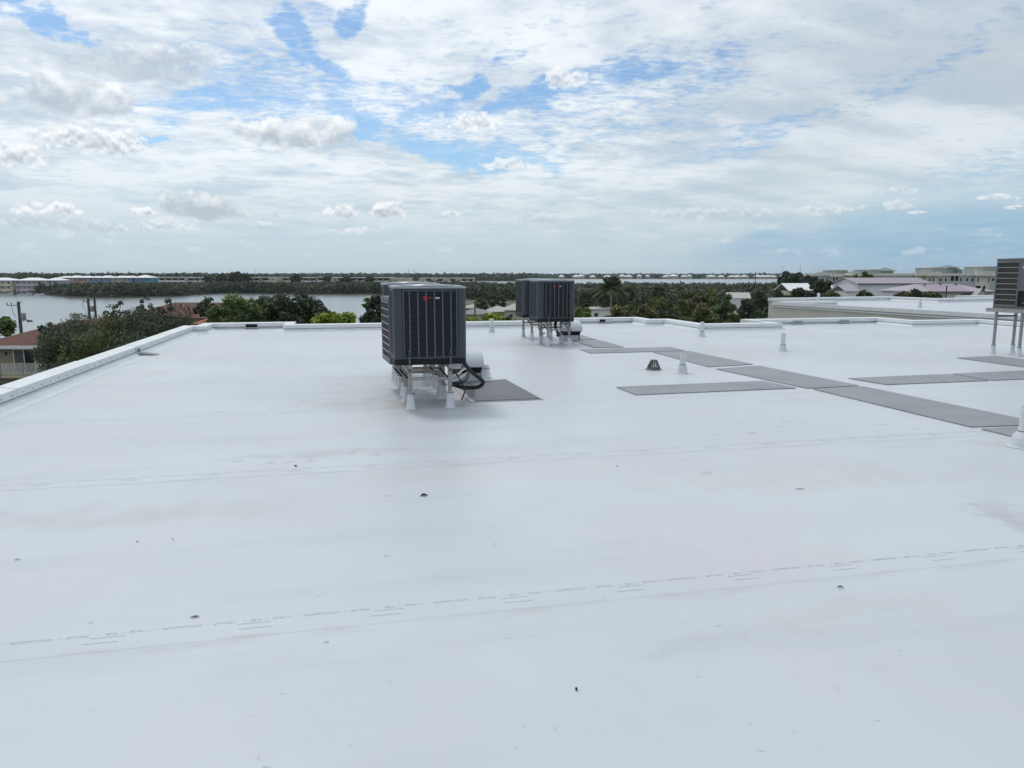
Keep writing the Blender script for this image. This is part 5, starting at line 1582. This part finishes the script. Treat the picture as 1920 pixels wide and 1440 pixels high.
po.add([(3.3, -1.5, 7.55), (5.5, -1.5, 7.55), (4.4, -1.5, 8.75), (3.3, 3, 7.55), (5.5, 3, 7.55), (4.4, 3, 8.75)], [(0, 1, 2), (0, 2, 5, 3), (1, 4, 5, 2), (0, 3, 4, 1)])
po.build('porch_gable', M['beige'], mh)
prf = MB()
for s_ in (-1, 1):
    prf.hexa([(4.4, -1.7, 8.78), (4.4 + s_ * 1.35, -1.7, 7.38), (4.4 + s_ * 1.35, 3, 7.38), (4.4, 3, 8.78)][::s_], [(4.4, -1.7, 8.92), (4.4 + s_ * 1.35, -1.7, 7.52), (4.4 + s_ * 1.35, 3, 7.52), (4.4, 3, 8.92)][::s_])
prf.build('porch_roof', M['pink_roof'], mh)
MB().box(3.45, 5.35, -1.2, .59, 5.5, 7.54).build('porch_shade', M['shade_and_black'], mh)  # solid near-black block stands for the shade under the porch
for x in (3.4, 4.4, 5.4):
    MB().box(x - .09, x + .09, -1.45, -1.22, 0, 7.54).build('porch_post', M['metal_white'], mh)
for x, y, z in ((-2.3, 3.9, 9.45), (.6, 4.2, 9.5), (3.2, 4.0, 9.46)):
    MB().lathe([(.16, -.2), (.16, .15), (.26, .17), (.2, .3)], 10, (x, y, z)).build('roof_vent', M['cab_grey'], mh)
MB().box(5.7, 6.25, 2.0, 2.6, 8.9, 9.35).build('roof_box', M['shade_and_black'], mh)

wr1 = house_at('white_roofed_house', 'low house with white metal roof behind the half bare tree', 65.43, 168, GZ, .06, 'house', 'white metal roofed houses at the right')
MB().box(-2.8, 2.8, .4, 8, 0, 7.5).build('wall', M['cream'], wr1)
gable(MB(), -3.1, 3.1, 0, 8.4, 7.6, 9.2).build('roof', M['white_roof'], wr1)
window(wr1, -1, .4, 5.6, 1.2, 1.2)
wr2 = house_at('white_roofed_house', 'white roofed open porch left of the mauve annex', 66.12, 150, GZ, 0, 'house', 'white metal roofed houses at the right')
MB().box(-1.3, 1.3, 1.2, 7, 0, 8.0).build('wall', lilac, wr2)
gable(MB(), -1.5, 1.6, 0, 7.4, 8.2, 9.4).build('roof', M['white_roof'], wr2)
MB().box(-1.6, 1.5, 7.6, 9, 9.5, 9.8).build('dark_ridge', M['cab_grey'], wr2)
for x in (-1.3, -.2, 1.0):
    MB().box(x - .08, x + .08, .15, .3, 0, 8.1).build('porch_post', M['metal_white'], wr2)

# --- neighbouring wing with a lower white roof
ang = math.atan2(1.17, 11.12)
nb = thing('neighbouring_building', 'beige neighbouring building with white roof and low white parapet behind ours at the right', 'building', (19.85, 31.67, 0), 0)
u_, v_ = Vector((1.17, -11.12)) / 11.18, Vector((11.12, 1.17)) / 11.18
LP = lambda a, b: ((u_ * a + v_ * b).x, (u_ * a + v_ * b).y)
path = [LP(16, .2), LP(.2, .2), LP(.2, 3.5), LP(-4.4, 3.5), LP(-4.4, 11.5), LP(-1.2, 11.5), LP(-1.2, 17), LP(-4.4, 17), LP(-4.4, 30), LP(16, 30)]
parapet(nb, path, .13, .36, -9.7, M['parapet'], M['metal_white'], M['beige'], 3.1, skin=.20)
MB().prism([LP(16, .22), LP(16, 29.98), LP(.22, 29.98), LP(.22, .22)], -.1, .13).build('roof_membrane', M['roof'], nb)
MB().prism([LP(.20, 3.52), LP(.20, 29.97), LP(-1.18, 29.97), LP(-1.18, 3.52)], -.1, .128).build('roof_membrane', M['roof'], nb)
MB().prism([LP(-1.2, 3.53), LP(-1.2, 11.48), LP(-4.38, 11.48), LP(-4.38, 3.53)], -.1, .126).build('roof_membrane', M['roof'], nb)
MB().prism([LP(-1.2, 17.02), LP(-1.2, 29.96), LP(-4.38, 29.96), LP(-4.38, 17.02)], -.1, .126).build('roof_membrane', M['roof'], nb)
# band moulding under its coping
for a, b, c, dd in ((16, .17, .0, .17),):
    p0, p1, p2, p3 = LP(16, -.013), LP(0, -.013), LP(0, -.05), LP(16, -.05)
    MB().prism([p0, p1, p2, p3][::-1], .12, .165).build('band_moulding', M['parapet'], nb)
def nvent(label, a, b, z, top, bh, rb, rp):
    q = Vector((19.85, 31.67)) + u_ * a + v_ * b
    t = vent(label, q.x, q.y, top, bh, rb, rp)
    t.location.z = z
nvent('white vent pipe standing on the neighbouring roof', 2.85, 5.9, .13, .42, .2, .10, .055)
nvent('short white pipe stub beside the far parapet of the neighbouring roof', -3.0, 5.2, .13, .52, .12, .09, .07)
for b_ in (9.0, 21.5):
    q = u_ * -4.4 + v_ * b_
    e = scupper(nb, q.x, q.y, .5, .15, .24, M['scup_pale'])
    e.rotation_euler.z = math.atan2(v_.y, v_.x)

# --- poles, wires, masts
GU = 'weathered wooden utility poles'
def pole(label, r, f, ztop, arm=True, lamp=False, trans=True, k=1):
    t = thing('utility_pole', label, 'utility pole', V(r, f, GZ), -HEAD, GU)
    h = ztop - GZ
    MB().lathe([(.19, 0), (.13, h)], 10).build('post', M['wood_pole'], t, True)
    if arm:
        MB().box(-1.05 if lamp else -.5, .12, -.20, -.14, h - .40, h - .33).build('crossarm', M['wood_pole'], t)
        for x in ((-1.0, -.6) if lamp else (-.45,)):
            MB().lathe([(.035, -.30), (.06, -.24), (.03, -.16), (.06, -.10)], 8, (x, -.18, h)).build('insulator', M['iron'], t)
        MB().tube([(-.62, -.16, h - .4), (-.5, -.2, h - 1.1), (-.2, -.2, h - 1.6)], .02, 5).build('jumper_wire', M['shade_and_black'], t)
        MB().tube([(.12, -.1, h - .25), (.35, -.1, h - .1), (.38, -.1, h + .1)], .025, 5).build('lightning_arm', M['shade_and_black'], t)
    if trans:
        MB().lathe([(.2, 0), (.24, .05), (.24, .68), (.18, .74)], 14, (.40 * k, -.05, h - 1.85)).build('transformer', M['scup_pale'], t, True)
    if lamp:
        la = MB().tube([(.1, -.1, h - 2.05), (.6, -.2, h - 1.85), (.95, -.25, h - 1.8)], .035, 6).build('lamp_arm', M['galv'], t, True)
        MB().hexa([(.88, -.4, h - 2.02), (1.40, -.4, h - 2.02), (1.40, -.1, h - 2.02), (.88, -.1, h - 2.02)], [(.92, -.35, h - 1.8), (1.28, -.35, h - 1.82), (1.28, -.15, h - 1.82), (.92, -.15, h - 1.8)]).build('lamp_head', M['iron'], la)
        MB().tube([(-.1, 0, h - 2.5), (-.9, 0, h - 2.6), (-1.8, 0, h - 3.4)], .02, 5).build('service_wire', M['shade_and_black'], t)
    return t
pole('utility pole with crossarm, transformer and street lamp at the left edge', -49.14, 74, -1.10, lamp=True)
pole('left one of the pair of utility poles over the red hip roof', -50.15, 88, -1.25, trans=False)
pole('right one of the pair of utility poles, carrying a transformer', -53.89, 96, -1.38, arm=False, k=-1)
def wire(label, a, b, sag, rr=.018):
    pts = []
    for k in range(13):
        t = k / 12
        p = a.lerp(b, t)
        p.z -= sag * 4 * t * (1 - t)
        pts.append(p)
    return tag(MB().tube(pts, rr, 5).build('power_line', M['shade_and_black']), label, 'power line')
pA, pB, pC = V(-49.14, 74, -1.10 - .3), V(-50.15, 88, -1.25 - .3), V(-53.89, 96, -1.38 - .3)
wire('thin power line strung from the left edge past the lamp pole', V(-62, 70, pA.z - 2.4), pA + Vector((0, 0, -3.2)), .5)
GMst = 'thin radio masts on the skyline'
def mast(label, r, f, ztop, w=.35):
    t = thing('radio_mast', label, 'mast', V(r, f, -9.9), -HEAD, GMst)
    h = ztop + 9.9
    lat = MB()
    for k in range(3):
        a = 2 * PI * k / 3
        lat.bar((w * math.cos(a), w * math.sin(a), 0), (w * .8 * math.cos(a), w * .8 * math.sin(a), h), w * .35)
    lat.build('lattice', M['cab_grey'], t)
    MB().bar((0, 0, h), (0, 0, h + 2), w * .3).build('antenna', M['cab_grey'], t)
    return t
mast('left one of the two close masts over the near condenser', -172.97, 1250, 8.39, .6)
mast('right one of the two close masts over the near condenser', -163.16, 1250, 7.50, .5)
mast('thin mast above the yellowish far apartment block', -425.42, 1240, 5.24, .5)
mast('left thin mast over the tall skyline tree', 541.37, 1500, 14.54, .45)
mast('right thin mast over the tall skyline tree', 577.75, 1500, 16.68, .5)
dp = thing('dark_pole', 'thin dark pole sticking up from the scrub before the far white roofs', 'pole', V(74.97, 230, GZ), -HEAD)
MB().lathe([(.16, 0), (.09, 11.99)], 8).build('post', M['wood_pole'], dp, True)
MB().box(-.5, .5, -.06, .06, 11.99 - .7, 11.99 - .58).build('crossarm', M['wood_pole'], dp)
dp = thing('dark_pole', 'leaning dark post standing before the lower mauve roof', 'pole', V(65.19, 112, GZ), -HEAD)
MB().tube([(-.05, 0, 0), (.10, 0, 9.66)], [.13, .09], 8).build('post', M['wood_pole'], dp, True)
MB().box(.0, .2, -.06, .06, 9.66 - .12, 9.66 - .02).build('cap', M['wood_pole'], dp)
dp = thing('dark_pole', 'slim dark trunk-like post at the left of the short row of palms', 'pole', V(-5.99, 120, GZ), -HEAD)
MB().lathe([(.14, 0), (.11, 6.88)], 8).build('post', M['wood_pole'], dp, True)
MB().tube([(0, 0, 6.79), (.15, 0, 6.96), (.4, 0, 7.05)], .05, 6).build('arm', M['wood_pole'], dp)

# --- dock and boats, far left shore
dk = thing('boat_dock', 'dark wooden dock along the far left shore', 'dock', V(-288.30, 430, WZ), -HEAD)
MB().box(-24, 14, 0, 2.2, 1.0, 1.25).build('deck', M['wood_pole'], dk)
pile = shared(MB().lathe([(.18, -.5), (.18, 2.4)], 8), 'pile', M['wood_pole'])
for k in range(17):
    link('pile', pile, None, dk, (-23.5 + k * 2.3, -.25 if k % 2 else 2.4, 0))
def boat(label, r, f, k, canopy=True, rz=0):
    t = thing('motor_boat', label, 'boat', V(r, f, WZ), -HEAD + rz, 'boats moored at the far left dock')
    hl = MB()
    L, w = 4 * k, 1.25 * k
    hl.add([(-L, -w, .7), (L * .4, -w, .8), (L, 0, 1.1), (L * .4, w, .8), (-L, w, .7), (-L, -w * .7, -.1), (L * .3, -w * .7, -.1), (L * .75, 0, 0), (L * .3, w * .7, -.1), (-L, w * .7, -.1)],
           [(0, 1, 6, 5), (1, 2, 7, 6), (2, 3, 8, 7), (3, 4, 9, 8), (4, 0, 5, 9), (0, 4, 3, 2, 1), (5, 6, 7, 8, 9)])
    hl.build('hull', M['metal_white'], t)
    MB().hexa([(-L * .2, -w * .5, .8), (L * .3, -w * .5, .82), (L * .3, w * .5, .82), (-L * .2, w * .5, .8)], [(-L * .15, -w * .4, 1.5), (L * .1, -w * .4, 1.5), (L * .1, w * .4, 1.5), (-L * .15, w * .4, 1.5)]).build('console', M['glass'], t)
    if canopy:
        MB().box(-L * .35, L * .2, -w * .6, w * .6, 2.4, 2.5).build('canopy', M['white_roof'], t)
        for x in (-L * .3, L * .15):
            for y in (-w * .5, w * .5):
                MB().bar((x, y, .75), (x, y, 2.39), .06).build('canopy_post', M['galv'], t)
    MB().box(-L - .5, -L - .02, -.25, .25, .2, 1.3).build('outboard', M['shade_and_black'], t)
    return t
boat('white canopied boat nearest the left frame edge on the far shore', -288.59, 425, 1.1)
boat('white canopied boat in the middle of the far dock', -278.33, 426, 1.0, True, .15)
boat('small open white boat at the right end of the far dock', -268.86, 424, .7, False, .3)

# --- roofer on the mauve roof
pr = thing('person', 'person in dark clothes bending over on the mauve roof beside the porch', 'person', V(76.55, 121, -1.38), -HEAD)
sk = [(0, 0, .50), (0, 0, .72), (0, -.05, .92), (0, -.10, 1.02), (0, -.12, 1.13), (.10, 0, .48), (.12, -.05, .24), (.12, 0, .0), (-.14, 0, .46), (-.36, -.05, .30), (-.50, 0, .06), (.17, -.06, .86), (.22, -.12, .66), (.10, -.2, .5), (-.17, -.06, .86), (-.24, -.14, .68), (-.14, -.22, .52)]
ed = [(0, 1), (1, 2), (2, 3), (3, 4), (0, 5), (5, 6), (6, 7), (0, 8), (8, 9), (9, 10), (2, 11), (11, 12), (12, 13), (2, 14), (14, 15), (15, 16)]
rad = [.13, .14, .14, .06, .10, .09, .07, .05, .09, .07, .05, .06, .05, .04, .06, .05, .04]
me = bpy.data.meshes.new('body')
me.from_pydata(sk, ed, [])
me.materials.append(mat('dark_clothing', (.02, .02, .03), .8, 0, (.03, .03, .04), 10))
ob = bpy.data.objects.new('body', me)
COL.objects.link(ob)
ob.parent = pr
sm = ob.modifiers.new('Skin', 'SKIN')
for i, v in enumerate(me.skin_vertices[0].data):
    v.radius = (rad[i], rad[i])
me.skin_vertices[0].data[0].use_root = True
ob.modifiers.new('Sub', 'SUBSURF').render_levels = 1

# ------------------------------------------------------------------ sea haze
hz = MB().box(-5180, 5180, -1490, 5180, -12.0, 20.0)
hz_o = hz.build('haze', None)
hm_ = bpy.data.materials.new('sea_haze')
hm_.use_nodes = True
hm_.node_tree.nodes.clear()
hq = G(hm_.node_tree)
pvn = hq.n('ShaderNodeVolumePrincipled', {'Color': (.80, .90, .98, 1), 'Density': 0.00008, 'Anisotropy': 0.2})
hq.n('ShaderNodeOutputMaterial', {'Volume': pvn.outputs[0]})
hz_o.data.materials.append(hm_)
tag(hz_o, kind='stuff')
